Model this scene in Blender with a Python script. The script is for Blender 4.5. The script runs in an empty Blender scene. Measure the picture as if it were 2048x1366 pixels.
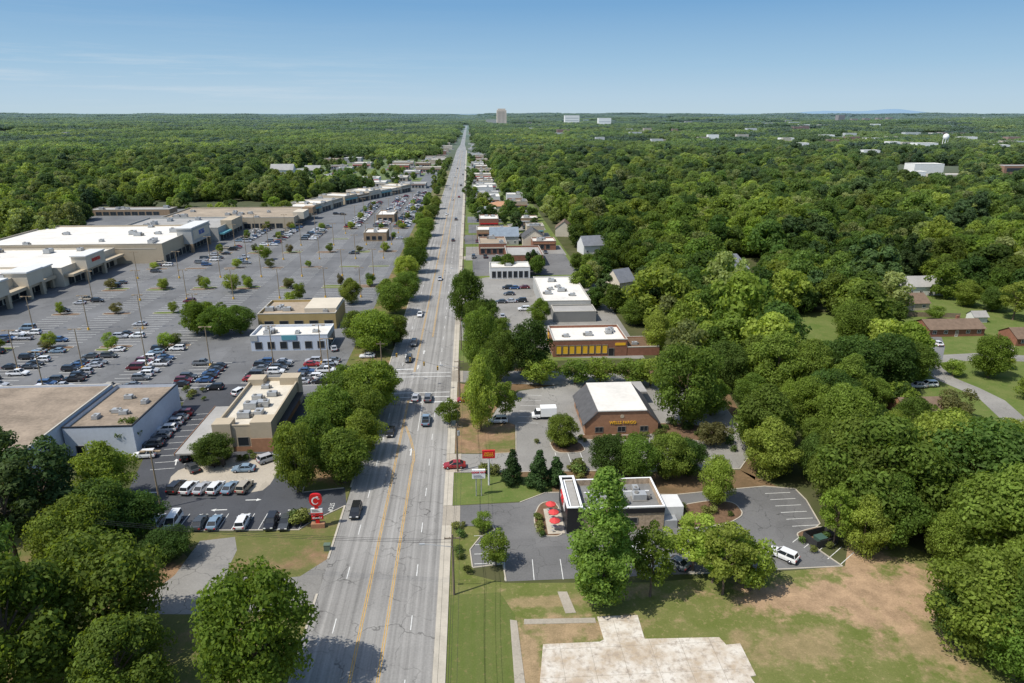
import bpy, math, random
import numpy as np
from mathutils import Vector, Matrix, Euler, noise
R=random.Random(11)
sc=bpy.context.scene
H=70.0; CX=1.42; FP=1365.0; PITCH=math.radians(18.51); YAW=math.radians(3.457)
# ------------------------------------------------------------------ camera
cd=bpy.data.cameras.new('camera'); cam=bpy.data.objects.new('camera',cd)
sc.collection.objects.link(cam); sc.camera=cam
cd.sensor_width=36; cd.lens=36*FP/2048; cd.clip_end=90000; cd.clip_start=.5
cam.location=(CX,0,H); cam.rotation_euler=(math.pi/2-PITCH,0,-YAW)
CM=cam.rotation_euler.to_matrix()
def G(px,py,z=0.0):
    """survey point: ground position measured from the aerial photograph (z = height of the plane)"""
    d=CM@Vector(((px-1024)/FP,-(py-683)/FP,-1)); t=(H-z)/-d.z
    return (d.x*t+CX,d.y*t)
def GP(l,z=0.0): return [G(a,b,z) for a,b in l]
# ------------------------------------------------------------------ node helpers
def nn(nt,t,**k):
    n=nt.nodes.new(t)
    for a,b in k.items(): setattr(n,a,b)
    return n
def newmat(name):
    m=bpy.data.materials.new(name); m.use_nodes=True; nt=m.node_tree
    return m,nt,nt.nodes['Principled BSDF']
def L(nt,a,b): nt.links.new(a,b)
def mixc(nt,f,a,b,bt='MIX'):
    n=nn(nt,'ShaderNodeMix',data_type='RGBA',blend_type=bt)
    if isinstance(f,(int,float)): n.inputs[0].default_value=f
    else: L(nt,f,n.inputs[0])
    for s,v in ((n.inputs[6],a),(n.inputs[7],b)):
        if isinstance(v,tuple): s.default_value=(*v[:3],1)
        else: L(nt,v,s)
    return n.outputs[2]
def math_(nt,op,a,b=None,c=None,clamp=False):
    n=nn(nt,'ShaderNodeMath',operation=op,use_clamp=clamp)
    for i,v in enumerate((a,b,c)):
        if v is None: continue
        if isinstance(v,(int,float)): n.inputs[i].default_value=v
        else: L(nt,v,n.inputs[i])
    return n.outputs[0]
def pos(nt): return nn(nt,'ShaderNodeNewGeometry').outputs['Position']
def scaled(nt,v,s):
    n=nn(nt,'ShaderNodeVectorMath',operation='MULTIPLY'); L(nt,v,n.inputs[0]); n.inputs[1].default_value=s; return n.outputs[0]
def noi(nt,v,scale,detail=4,rough=.55):
    n=nn(nt,'ShaderNodeTexNoise'); n.inputs['Scale'].default_value=scale; n.inputs['Detail'].default_value=detail
    n.inputs['Roughness'].default_value=rough; L(nt,v,n.inputs['Vector']); return n.outputs[0]
def ramp(nt,v,a,b,o0=0.,o1=1.):
    n=nn(nt,'ShaderNodeMapRange'); L(nt,v,n.inputs[0])
    for i,x in enumerate((a,b,o0,o1)): n.inputs[i+1].default_value=x
    return n.outputs[0]
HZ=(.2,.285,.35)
def haze_tint(nt,col):  # aerial haze painted into the base colour, stronger with distance from the origin
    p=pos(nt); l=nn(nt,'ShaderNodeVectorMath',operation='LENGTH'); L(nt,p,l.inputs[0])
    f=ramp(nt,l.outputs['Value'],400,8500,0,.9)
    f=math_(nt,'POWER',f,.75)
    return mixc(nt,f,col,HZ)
def M(name,col,rough=.85,var=.18,scale=.6,metal=0.,hz=True,spec=.3):
    m,nt,b=newmat(name); p=pos(nt)
    a=noi(nt,p,scale,5); c=noi(nt,p,scale*9,3)
    f=math_(nt,'ADD',math_(nt,'MULTIPLY',a,.65),math_(nt,'MULTIPLY',c,.35))
    f=ramp(nt,f,.3,.7,1-var,1+var)
    n=nn(nt,'ShaderNodeVectorMath',operation='SCALE'); n.inputs[0].default_value=col; L(nt,f,n.inputs['Scale'])
    o=n.outputs[0]
    if hz: o=haze_tint(nt,o)
    L(nt,o,b.inputs['Base Color']); b.inputs['Roughness'].default_value=rough; b.inputs['Metallic'].default_value=metal
    b.inputs['Specular IOR Level'].default_value=spec
    return m
def asphalt(name,col,streak=.0,crack=.5,patch=.2,crs=.22):
    m,nt,b=newmat(name); p=pos(nt)
    a=noi(nt,p,.05,6,.6); c=noi(nt,p,3.0,4,.7); s=noi(nt,scaled(nt,p,(1.6,.015,1)),1,4,.6)
    f=math_(nt,'ADD',ramp(nt,a,.3,.7,-patch,patch),ramp(nt,c,.3,.7,-.12,.12))
    if streak: f=math_(nt,'ADD',f,ramp(nt,s,.3,.7,-streak,streak))
    f=math_(nt,'ADD',f,1.0)
    if streak:  # darker tyre paths per lane
        sx=nn(nt,'ShaderNodeSeparateXYZ'); L(nt,p,sx.inputs[0])
        w=math_(nt,'SINE',math_(nt,'MULTIPLY',math_(nt,'ADD',sx.outputs[0],4.7+.45),2*math.pi/1.83))
        f=math_(nt,'ADD',f,math_(nt,'MULTIPLY',w,.05))
    br=nn(nt,'ShaderNodeTexVoronoi',distance='CHEBYCHEV'); br.inputs['Scale'].default_value=.06; L(nt,scaled(nt,p,(1.5,.8,1)),br.inputs['Vector'])
    sp=nn(nt,'ShaderNodeSeparateColor'); L(nt,br.outputs['Color'],sp.inputs[0])
    f=math_(nt,'MULTIPLY',f,ramp(nt,sp.outputs[0],.0,1.,.91,1.06))
    pp=nn(nt,'ShaderNodeVectorMath',operation='ADD'); L(nt,p,pp.inputs[0])
    nz=nn(nt,'ShaderNodeTexNoise'); nz.inputs['Scale'].default_value=.5; L(nt,p,nz.inputs['Vector'])
    sc_=nn(nt,'ShaderNodeVectorMath',operation='SCALE'); L(nt,nz.outputs[1],sc_.inputs[0]); sc_.inputs['Scale'].default_value=3.
    L(nt,sc_.outputs[0],pp.inputs[1])
    v=nn(nt,'ShaderNodeTexVoronoi',feature='DISTANCE_TO_EDGE'); v.inputs['Scale'].default_value=crs; L(nt,pp.outputs[0],v.inputs['Vector'])
    ck=ramp(nt,v.outputs['Distance'],.004,.018,1,0)
    ck=math_(nt,'MULTIPLY',ck,ramp(nt,noi(nt,p,.12,2),.42,.6,0,crack))
    f=math_(nt,'MULTIPLY',f,math_(nt,'SUBTRACT',1.0,ck))
    n=nn(nt,'ShaderNodeVectorMath',operation='SCALE'); n.inputs[0].default_value=col; L(nt,f,n.inputs['Scale'])
    L(nt,haze_tint(nt,n.outputs[0]),b.inputs['Base Color']); b.inputs['Roughness'].default_value=.9; b.inputs['Specular IOR Level'].default_value=.25
    return m
def leafmat(name,c1,c2,tr=.48,lo=.66,hi=1.3):
    m,nt,b=newmat(name)
    oi=nn(nt,'ShaderNodeObjectInfo'); g=nn(nt,'ShaderNodeNewGeometry')
    col=mixc(nt,oi.outputs['Random'],c1,c2)
    r2=math_(nt,'FRACT',math_(nt,'MULTIPLY',oi.outputs['Random'],17.3))
    ns=noi(nt,g.outputs['Position'],.3,4); big=noi(nt,g.outputs['Position'],.012,4)
    k=math_(nt,'MULTIPLY',ramp(nt,g.outputs['Random Per Island'],0,1,.72,1.28),ramp(nt,ns,.3,.7,.78,1.25))
    k=math_(nt,'MULTIPLY',k,ramp(nt,r2,0,1,lo,hi)); k=math_(nt,'MULTIPLY',k,ramp(nt,big,.35,.65,.8,1.18))
    n=nn(nt,'ShaderNodeVectorMath',operation='SCALE'); L(nt,col,n.inputs[0]); L(nt,k,n.inputs['Scale'])
    o=haze_tint(nt,n.outputs[0])
    L(nt,o,b.inputs['Base Color']); b.inputs['Roughness'].default_value=.6; b.inputs['Specular IOR Level'].default_value=.1
    t=nn(nt,'ShaderNodeBsdfTranslucent'); yel=mixc(nt,1.0,o,(1.7,1.6,.75),'MULTIPLY'); L(nt,yel,t.inputs[0])
    mx=nn(nt,'ShaderNodeMixShader'); mx.inputs[0].default_value=tr
    L(nt,b.outputs[0],mx.inputs[1]); L(nt,t.outputs[0],mx.inputs[2])
    L(nt,mx.outputs[0],nt.nodes['Material Output'].inputs[0]); return m
def paintmat():
    m,nt,b=newmat('car_paint'); oi=nn(nt,'ShaderNodeObjectInfo'); L(nt,oi.outputs['Color'],b.inputs['Base Color'])
    b.inputs['Roughness'].default_value=.28; b.inputs['Metallic'].default_value=.1; b.inputs['Coat Weight'].default_value=.5
    return m
def flat(name,col,rough=.5,metal=0.,spec=.5):
    m,nt,b=newmat(name); b.inputs['Base Color'].default_value=(*col,1); b.inputs['Roughness'].default_value=rough
    b.inputs['Metallic'].default_value=metal; b.inputs['Specular IOR Level'].default_value=spec; return m
PAINT=paintmat(); GLASS=flat('dark_glass',(.02,.025,.03),.08); TYRE=flat('tyre_rubber',(.02,.02,.02),.8); RIM=flat('rim_metal',(.4,.4,.42),.3,.8)
LAMPW=flat('lamp_clear',(.8,.8,.75),.15); LAMPR=flat('lamp_red',(.4,.02,.02),.2)
GLASSB=M('window_glass',(.025,.03,.035),.3,.2,.3,spec=.2)
WHITE=M('white_paint',(.62,.62,.6),.6,.06); FRAME=M('window_frame',(.2,.19,.17),.5,.05)
STUCCO=M('tan_stucco',(.43,.36,.26),.9,.1,.2); STUCCO2=M('cream_stucco',(.55,.49,.39),.9,.1,.2); STUCCO3=M('grey_stucco',(.38,.38,.36),.9,.1,.2)
WHITEWALL=M('whitewashed_wall',(.52,.56,.62),.85,.14,.15)
BRICK=M('red_brick',(.24,.11,.07),.9,.22,1.2); BRICK2=M('brown_brick',(.31,.165,.095),.9,.2,1.2); BRICKT=M('tan_brick',(.3,.21,.13),.9,.2,1.)
STONE=M('rough_stone_veneer',(.4,.31,.22),.9,.5,2.)
RWHITE=M('white_membrane_roof',(.66,.63,.57),.8,.17,.12); RTAN=M('gravel_roof',(.32,.26,.19),.95,.3,.12); RGREY=M('grey_roof',(.33,.32,.3),.9,.2,.12); RSTAIN=M('stained_gravel_roof',(.25,.2,.15),.95,.45,.16)
SHING=M('dark_shingle',(.085,.085,.088),.9,.25,.8); SHINGB=M('brown_shingle',(.17,.12,.085),.9,.25,.8); SHINGO=M('orange_roof',(.42,.22,.12),.8,.2,.5)
COPING=M('coping_metal',(.45,.42,.36),.6,.08); DARKM=M('black_metal',(.02,.02,.022),.5,.1); METAL=M('galvanised_metal',(.42,.43,.43),.45,.12,1.,.3)
YELLOW=flat('yellow_enamel',(.75,.43,.03),.45); REDS=flat('sign_red',(.55,.015,.02),.35); WSIGN=flat('sign_white',(.8,.8,.78),.4); GOLD=flat('sign_gold',(.8,.45,.03),.4)
UMB=flat('umbrella_cloth',(.55,.05,.05),.8); TEAL=flat('teal_trim',(.1,.3,.35),.5); BLUES=flat('sign_blue',(.02,.1,.4),.4)
CONC=M('concrete',(.43,.39,.32),.9,.18,.4); CONC2=asphalt('old_concrete',(.36,.32,.26),0,.35,.2)
BARK=M('bark',(.12,.09,.065),.95,.3,3.); WOOD=M('weathered_wood',(.2,.155,.11),.9,.2,2.); MULCH=M('mulch',(.14,.085,.05),.95,.4,1.5)
TANP=M('tan_painted_metal',(.32,.24,.15),.5,.08); BLACKU=flat('black_rubber',(.015,.015,.015),.7)
A_ROAD=asphalt('road_asphalt',(.262,.253,.236),.25,.5,.15,.16); A_LOT=asphalt('lot_asphalt',(.145,.147,.149),0,.4,.24); A_DARK=asphalt('sealed_asphalt',(.066,.069,.076),0,.25,.22)
A_MID=asphalt('aged_asphalt',(.145,.143,.14),0,.45,.25); A_PALE=asphalt('pale_asphalt',(.24,.23,.21),0,.5,.25)
MKW=M('marking_white',(.6,.6,.57),.7,.3,1.2); MKY=M('marking_yellow',(.5,.3,.07),.7,.3,1.2)
# ------------------------------------------------------------------ mesh builder
def link(o,parent=None):
    sc.collection.objects.link(o)
    if parent is not None: o.parent=parent
    return o
class MB:
    def __init__(s): s.v=[]; s.f=[]; s.m=[]
    def poly(s,pts,mi=0):
        n=len(s.v); s.v+=[tuple(p) for p in pts]; s.f.append(tuple(range(n,n+len(pts)))); s.m.append(mi)
    def box(s,x0,x1,y0,y1,z0,z1,mi=0,bottom=True):
        n=len(s.v); s.v+=[(x0,y0,z0),(x1,y0,z0),(x1,y1,z0),(x0,y1,z0),(x0,y0,z1),(x1,y0,z1),(x1,y1,z1),(x0,y1,z1)]
        fs=[(4,5,6,7),(0,1,5,4),(1,2,6,5),(2,3,7,6),(3,0,4,7)]+([(3,2,1,0)] if bottom else [])
        for f in fs: s.f.append(tuple(i+n for i in f)); s.m.append(mi)
    def tube(s,a,b,r0,r1=None,k=8,mi=0,cap=True):
        r1=r0 if r1 is None else r1; a=Vector(a); b=Vector(b); d=(b-a)
        if d.length<1e-6: return
        d.normalize(); u=d.orthogonal().normalized(); w=d.cross(u); n=len(s.v)
        for c,r in ((a,r0),(b,r1)):
            for i in range(k):
                t=2*math.pi*i/k; s.v.append(tuple(c+u*(math.cos(t)*r)+w*(math.sin(t)*r)))
        for i in range(k):
            j=(i+1)%k; s.f.append((n+i,n+j,n+k+j,n+k+i)); s.m.append(mi)
        if cap:
            s.f.append(tuple(n+i for i in range(k))[::-1]); s.m.append(mi); s.f.append(tuple(n+k+i for i in range(k))); s.m.append(mi)
    def frustum(s,b,t,z0,z1,mi=0,top=None):
        n=len(s.v); (x0,x1,y0,y1)=b; (a0,a1,c0,c1)=t
        s.v+=[(x0,y0,z0),(x1,y0,z0),(x1,y1,z0),(x0,y1,z0),(a0,c0,z1),(a1,c0,z1),(a1,c1,z1),(a0,c1,z1)]
        for f in [(0,1,5,4),(1,2,6,5),(2,3,7,6),(3,0,4,7)]: s.f.append(tuple(i+n for i in f)); s.m.append(mi)
        s.f.append((n+4,n+5,n+6,n+7)); s.m.append(mi if top is None else top)
    def mesh(s,name,mats,smooth=False):
        me=bpy.data.meshes.new(name); me.from_pydata(s.v,[],s.f)
        for m in mats: me.materials.append(m)
        me.polygons.foreach_set('material_index',s.m)
        if smooth: me.polygons.foreach_set('use_smooth',[True]*len(s.f))
        me.update(); return me
    def make(s,name,mats,parent=None,smooth=False,loc=(0,0,0)):
        o=bpy.data.objects.new(name,s.mesh(name,mats,smooth)); o.location=loc; return link(o,parent)
def root(name,label,cat,x=0,y=0,z=0,rz=0,group=None):
    e=bpy.data.objects.new(name,None); e.empty_display_size=.5; e.location=(x,y,z); e.rotation_euler=(0,0,rz); link(e)
    e['label']=label; e['category']=cat
    if group: e['group']=group
    return e
def tag(o,label=None,cat=None,kind=None,group=None):
    if label: o['label']=label
    if cat: o['category']=cat
    if kind: o['kind']=kind
    if group: o['group']=group
    return o
def area(p): return .5*sum(p[i][0]*p[(i+1)%len(p)][1]-p[(i+1)%len(p)][0]*p[i][1] for i in range(len(p)))
def ccw(p): return list(p) if area(p)>0 else list(p)[::-1]
def inside(x,y,P):
    c=False; j=len(P)-1
    for i in range(len(P)):
        if (P[i][1]>y)!=(P[j][1]>y) and x<(P[j][0]-P[i][0])*(y-P[i][1])/(P[j][1]-P[i][1])+P[i][0]: c=not c
        j=i
    return c
def inset(p,d):
    out=[]; n=len(p)
    for i in range(n):
        a,b,c=Vector(p[i-1]),Vector(p[i]),Vector(p[(i+1)%n])
        e1=(b-a).normalized(); e2=(c-b).normalized(); n1=Vector((-e1.y,e1.x)); n2=Vector((-e2.y,e2.x))
        k=(n1+n2); k=k/max(.3,k.dot(n1)); q=b+k*d; out.append((q.x,q.y))
    return out
def smooth_poly(p,it=2):
    for _ in range(it):
        q=[]
        for i in range(len(p)):
            a,b=p[i],p[(i+1)%len(p)]
            q+=[(a[0]*.8+b[0]*.2,a[1]*.8+b[1]*.2),(a[0]*.2+b[0]*.8,a[1]*.2+b[1]*.8)]
        p=q
    return p
def sheet(name,pts,z,mat,label,cat='ground',rnd=0):
    p=ccw(pts)
    if rnd: p=smooth_poly(p,rnd)
    b=MB(); b.poly([(x,y,z) for x,y in p]); o=b.make(name,[mat]); return tag(o,label,cat,'structure')
def rect(x0,x1,y0,y1): return [(x0,y0),(x1,y0),(x1,y1),(x0,y1)]
def strip(name,pts,w,z,mat,label):
    b=MB(); V=[Vector(p) for p in pts]; Ls=[];Rs=[]
    for i,p in enumerate(V):
        d=(V[min(i+1,len(V)-1)]-V[max(i-1,0)]).normalized(); n=Vector((-d.y,d.x))*w/2; Ls.append(p+n); Rs.append(p-n)
    for i in range(len(V)-1): b.poly([(*Rs[i],z),(*Rs[i+1],z),(*Ls[i+1],z),(*Ls[i],z)])
    return tag(b.make(name,[mat]),label,'road','structure')
KB=MB()
def kerb(pts,w=.2,h=.13,closed=False):
    n=len(pts)
    for i in range(n if closed else n-1):
        a=Vector(pts[i]); c=Vector(pts[(i+1)%n]); d=(c-a)
        if d.length<.01: continue
        d.normalize(); k=Vector((-d.y,d.x))*w/2; q=[a-k,c-k,c+k,a+k]
        m=len(KB.v); KB.v+=[(p.x,p.y,0.0) for p in q]+[(p.x,p.y,h+.001*(i%3)) for p in q]
        for f in [(4,5,6,7),(0,1,5,4),(1,2,6,5),(2,3,7,6),(3,0,4,7)]: KB.f.append(tuple(t+m for t in f)); KB.m.append(0)
ISL=MB()
def island(pts,top=0,rnd=2):
    p=smooth_poly(ccw(pts),rnd); q=inset(p,.2); n=len(p)
    for i in range(n):
        j=(i+1)%n
        ISL.poly([(*p[i],0),(*p[j],0),(*p[j],.14),(*p[i],.14)],2); ISL.poly([(*p[i],.14),(*p[j],.14),(*q[j],.14),(*q[i],.14)],2)
    ISL.poly([(x,y,.139) for x,y in q],top)
# ------------------------------------------------------------------ text
def text_mesh(s,size,mat,ext=.03,off=.0):
    cu=bpy.data.curves.new('lettering','FONT'); cu.body=s; cu.size=size; cu.align_x='CENTER'; cu.align_y='CENTER'; cu.extrude=ext; cu.offset=off; cu.space_line=.8
    ob=bpy.data.objects.new('lettering',cu); sc.collection.objects.link(ob); bpy.context.view_layer.update()
    me=bpy.data.meshes.new_from_object(ob.evaluated_get(bpy.context.evaluated_depsgraph_get()))
    bpy.data.objects.remove(ob); me.materials.clear(); me.materials.append(mat); me.name='lettering'; return me
def lettering(me,parent,loc,rz=0,flatdown=False):
    o=bpy.data.objects.new('lettering',me); o.location=loc; o.rotation_euler=(0 if flatdown else math.pi/2,0,rz); return link(o,parent)
# ------------------------------------------------------------------ ground
def sm(a,b,x):
    t=max(0,min(1,(x-a)/(b-a))); return t*t*(3-2*t)
def hill(x,y):
    r=math.hypot(x,y)
    if r<1300: return 0.
    v=noise.noise(Vector((x/1700,y/1100,3.)))*30+noise.noise(Vector((x/600,y/500,9.)))*12
    return sm(1300,3500,r)*sm(50,450,abs(x+14))*(v+6)*(1+min(r,12000)/14000)
def ground():
    b=MB(); rr=[0,40,100,200,400,800,1300]
    while rr[-1]<60000: rr.append(rr[-1]*1.09)
    NA=220; b.v.append((0,0,0))
    for r in rr[1:]:
        for i in range(NA):
            t=2*math.pi*i/NA; x=r*math.sin(t); y=r*math.cos(t); b.v.append((x,y,hill(x,y)))
    for i in range(NA): b.f.append((0,1+(i+1)%NA,1+i)); b.m.append(0)
    for k in range(len(rr)-2):
        o=1+k*NA
        for i in range(NA):
            j=(i+1)%NA; b.f.append((o+i,o+j,o+NA+j,o+NA+i)); b.m.append(0)
    m,nt,bs=newmat('forest_floor'); p=pos(nt)
    c=mixc(nt,ramp(nt,noi(nt,p,.15,5),.35,.65),(.06,.072,.027),(.09,.09,.045))
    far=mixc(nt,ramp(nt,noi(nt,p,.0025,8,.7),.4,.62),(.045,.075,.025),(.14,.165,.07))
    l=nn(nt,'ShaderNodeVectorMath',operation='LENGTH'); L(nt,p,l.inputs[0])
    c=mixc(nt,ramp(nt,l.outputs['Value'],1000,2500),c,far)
    L(nt,haze_tint(nt,c),bs.inputs['Base Color']); bs.inputs['Roughness'].default_value=1; bs.inputs['Specular IOR Level'].default_value=0
    tag(b.make('ground',[m],smooth=True),'leaf-littered ground running out to low wooded ridges','ground','structure')
ground()
def grassmat(name,c1,c2,dirt=(.3,.19,.11),blobs=(),stripes=False,base_d=(.68,.8)):
    m,nt,b=newmat(name); p=pos(nt)
    c=mixc(nt,ramp(nt,noi(nt,p,.18,6,.65),.35,.65),c1,c2)
    if stripes:
        sx=nn(nt,'ShaderNodeSeparateXYZ'); L(nt,p,sx.inputs[0])
        w=math_(nt,'SINE',math_(nt,'MULTIPLY',math_(nt,'ADD',sx.outputs[0],noi(nt,p,.2,2)),4.2))
        c=mixc(nt,ramp(nt,w,-1,1,0,.45),c,(.13,.15,.05))
    d=ramp(nt,noi(nt,p,.09,6,.7),base_d[0],base_d[1])
    nz=noi(nt,p,.22,6,.7)
    for (x,y,rx,ry,s) in blobs:
        v=nn(nt,'ShaderNodeVectorMath',operation='SUBTRACT'); L(nt,p,v.inputs[0]); v.inputs[1].default_value=(x,y,0)
        l=nn(nt,'ShaderNodeVectorMath',operation='LENGTH'); L(nt,scaled(nt,v.outputs[0],(1/rx,1/ry,0)),l.inputs[0])
        k=math_(nt,'ADD',l.outputs['Value'],ramp(nt,nz,.3,.7,-.85,.85))
        d=math_(nt,'MAXIMUM',d,ramp(nt,k,.6,1.2,s,0))
    dc=mixc(nt,ramp(nt,noi(nt,p,.35,6,.7),.35,.65),dirt,tuple(x*.62 for x in dirt))
    c=mixc(nt,d,c,dc)
    c=mixc(nt,ramp(nt,noi(nt,p,4,3,.7),.3,.7,0,.35),c,(.05,.05,.02))
    c=mixc(nt,ramp(nt,noi(nt,p,1.1,5,.75),.55,.72,0,.4),c,tuple(x*1.1 for x in dirt))
    L(nt,haze_tint(nt,c),b.inputs['Base Color']); b.inputs['Roughness'].default_value=1; b.inputs['Specular IOR Level'].default_value=.05
    return m
def bl(px,py,rx,ry,s=1.): x,y=G(px,py); return (x,y,rx,ry,s)
LAWN=grassmat('dry_lawn',(.12,.15,.035),(.18,.185,.065),(.47,.32,.2),[bl(1640,1195,14,4.5),bl(1770,1185,10,9,1),bl(1140,1258,9,3,.8),bl(1090,1205,6,1.6,.6),bl(1600,1290,8,4,.55),bl(1060,1320,1.8,7,.8),bl(1700,1110,7,7,1),bl(1850,1280,6,6,.7),bl(1240,1190,8,1.6,.6),bl(1780,1235,6,5,.9)],base_d=(.62,.78))
GRASS=grassmat('lawn_grass',(.1,.155,.035),(.16,.19,.06)); GRASSM=grassmat('mown_grass',(.095,.135,.03),(.13,.155,.045),stripes=True)
VERGE=grassmat('worn_verge',(.12,.14,.04),(.17,.16,.065),(.32,.2,.12),base_d=(.5,.64))
BRUSH=grassmat('pine_straw_bed',(.13,.09,.05),(.19,.12,.07),base_d=(.5,.7))
# road layout ------------------------------------------------------
RX0,RX1=-23.0,-4.7
b=MB(); b.poly([(RX0,-60,.03),(RX1,-60,.03),(RX1,1450,.03),(-8.5,1650,.03),(-9,4200,.03),(-18,4200,.03),(-19,1650,.03),(RX0,1450,.03)])
tag(b.make('road',[A_ROAD]),'long straight worn grey five-lane asphalt road','road','structure')
yW0,yW1=G(905,945)[1],G(905,908)[1]; yC0,yC1=G(900,1052)[1],G(900,1012)[1]; yS0,yS1=G(905,764)[1],G(905,742)[1]
gaps=[(yC0,yC1),(yW0,yW1),(yS0,yS1),(228,238),(262,270),(300,308),(340,348)]
sb=MB(); y=-60
for a,c in gaps+[(1400,1401)]:
    sb.box(-4.7,-3.0,y,a,0,.14,0,False); y=c
tag(sb.make('pavement',[CONC]),'narrow concrete pavement and kerb beside the road','pavement','structure')
for a,c in gaps: sheet('driveway_apron',rect(-4.7,-1.5,a,c),.033,CONC2,'concrete driveway apron at the kerb','road')
sb=MB(); segs=[(-60,G(600,1190)[1]),(G(660,1118)[1],G(690,1012)[1]),(G(690,975)[1],168),(181,1400)]
for a,c in segs: sb.box(-23.35,-23.0,a,c,0,.14,0,False)
tag(sb.make('kerb',[CONC]),'concrete kerb along the road edge','kerb','structure')
sheet('grass_verge',rect(-36,-23.2,90,900),.008,VERGE,'grassy verge with pine straw under the street trees')
sheet('grass_ground',rect(-3.1,52,190,1300),.006,GRASS,'grass between the roadside businesses')
sheet('grass_ground',rect(-330,-36,690,1120),.006,GRASS,'grass around scattered buildings')
sheet('lawn',[(-3,20),(-3,yC0+.5)]+GP([(960,1055),(945,1150),(1010,1166),(1300,1165),(1600,1140),(1690,1132),(1700,1060),(1640,1010)])+[G(1860,1110),(90,88),(95,20)],.01,LAWN,'patchy lawn with bare orange dirt around an old slab')
sheet('lawn',[(-3,20),(-3,G(900,1190)[1]),G(1000,1185),G(1030,1230),G(1040,1400),(5,20)],.014,GRASSM,'strip of mown green lawn beside the pavement')
sheet('grass_verge',[(-3,yC1+.2),G(1040,1003),G(1105,982),G(1100,960),G(985,947),(-3,yW0-.2)],.012,GRASS,'green grass strip around the roadside signs')
sheet('grass_verge',[(-3,yW1+.2),G(1030,906),G(1030,850),G(985,830),G(1010,790),(-3,yS0-.5)],.012,grassmat('bare_verge',(.13,.15,.045),(.18,.16,.065),(.36,.23,.14),base_d=(.4,.56)),'worn grass with bare dirt under young trees')
sheet('planting_bed',GP([(1000,945),(1480,940),(1640,1010),(1560,975),(1480,985),(1350,990),(1130,990),(1040,1003),(1000,960)]),.011,BRUSH,'pine straw bed between the two businesses')
sheet('planting_bed',GP([(1020,790),(1030,735),(1310,728),(1460,790),(1520,890),(1510,960),(1480,940),(1505,880),(1440,800),(1330,756),(1035,780)]),.011,BRUSH,'mulched planting bed around the bank lot')
sheet('parking_lot',GP([(905,945),(985,945),(1190,942),(1300,944),(1480,938),(1503,905),(1490,870),(1440,800),(1330,758),(1200,757),(1040,782),(1005,800),(985,832),(1030,850),(1032,906),(985,908),(905,908)]),.02,A_PALE,'pale worn asphalt lot around a brick bank','parking lot')
sheet('road',GP([(905,764),(1100,770),(1250,765),(1250,748),(1100,742),(905,742)]),.022,A_PALE,'pale side street beside the bank','road')
sheet('road',GP([(798,762),(798,738),(640,728),(560,740),(600,790),(700,770)]),.021,A_LOT,'entrance lane into the shopping centre','road')
COOK=[(900,1012),(1040,1005),(1090,986),(1130,985),(1350,990),(1440,981),(1530,973),(1590,978),(1612,1000),(1640,1048),(1605,1078),(1685,1133),(1380,1148),(1012,1163),(1006,1128),(945,1136),(940,1100),(960,1075),(990,1060),(985,1052),(900,1052)]
sheet('parking_lot',GP(COOK),.02,A_MID,'grey asphalt lot around a burger restaurant','parking lot')
kerb(GP(COOK[1:13])); kerb(GP(COOK[13:20]))
kerb(GP([(985,945),(1190,942),(1300,944),(1480,938),(1503,905),(1490,870),(1440,800),(1330,758)])); kerb(GP([(1032,850),(1032,906),(985,908)]))
sheet('parking_lot',[(-186,165),(-36,165),(-34,900),(-52,900),(-52,690),(-100,600),(-150,545),(-290,545),(-290,165)],.016,A_LOT,'huge shopping centre asphalt parking lot','parking lot')
sheet('parking_lot',GP([(270,1035),(255,985),(300,890),(345,850),(370,800),(400,770),(480,768),(600,778),(690,800),(640,870),(600,985),(690,975),(693,1012),(620,1045),(598,1060),(330,1062)]),.02,A_DARK,'freshly sealed dark asphalt lot with white stall lines','parking lot')
kerb(GP([(690,1012),(620,1045),(598,1060),(330,1062)])); kerb(GP([(640,870),(605,985),(688,976)]))
sheet('driveway_apron',GP([(330,990),(345,945),(400,925),(540,905),(566,915),(545,965),(520,985),(430,985)]),.026,CONC2,'light concrete drive-through apron','pavement',1)
sheet('lawn',GP([(330,1066),(598,1064),(625,1048),(680,1048),(676,1075),(655,1120),(600,1152),(465,1140),(380,1100)]),.012,VERGE,'grass plot beside the restaurant sign')
sheet('lawn',GP([(-100,1060),(330,1066),(380,1120),(290,1228),(600,1230),(640,1180),(625,1420),(500,1700),(-600,1700)]),.011,VERGE,'shaded grass under big roadside trees')
sheet('road',GP([(400,1082),(470,1074),(474,1100),(455,1140),(520,1160),(600,1153),(655,1118),(668,1124),(640,1215),(560,1222),(415,1229),(250,1228),(350,1150)]),.022,A_PALE,'old pale driveway joining the main road','road')
sb=MB()
def slab(pts,z,ob,mi=0):
    p=ccw(pts)
    for i in range(len(p)):
        j=(i+1)%len(p); ob.poly([(*p[i],0),(*p[j],0),(*p[j],z),(*p[i],z)],mi)
    ob.poly([(x,y,z) for x,y in p],mi)
slab(GP([(1086,1290),(1200,1285),(1206,1281),(1300,1279),(1438,1276),(1470,1310),(1512,1372),(1075,1420)]),.16,sb); slab(GP([(1440,1292),(1480,1288),(1512,1352),(1490,1356)]),.12,sb)
slab(GP([(1194,1234),(1275,1231),(1290,1281),(1209,1284)]),.1,sb)
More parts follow.
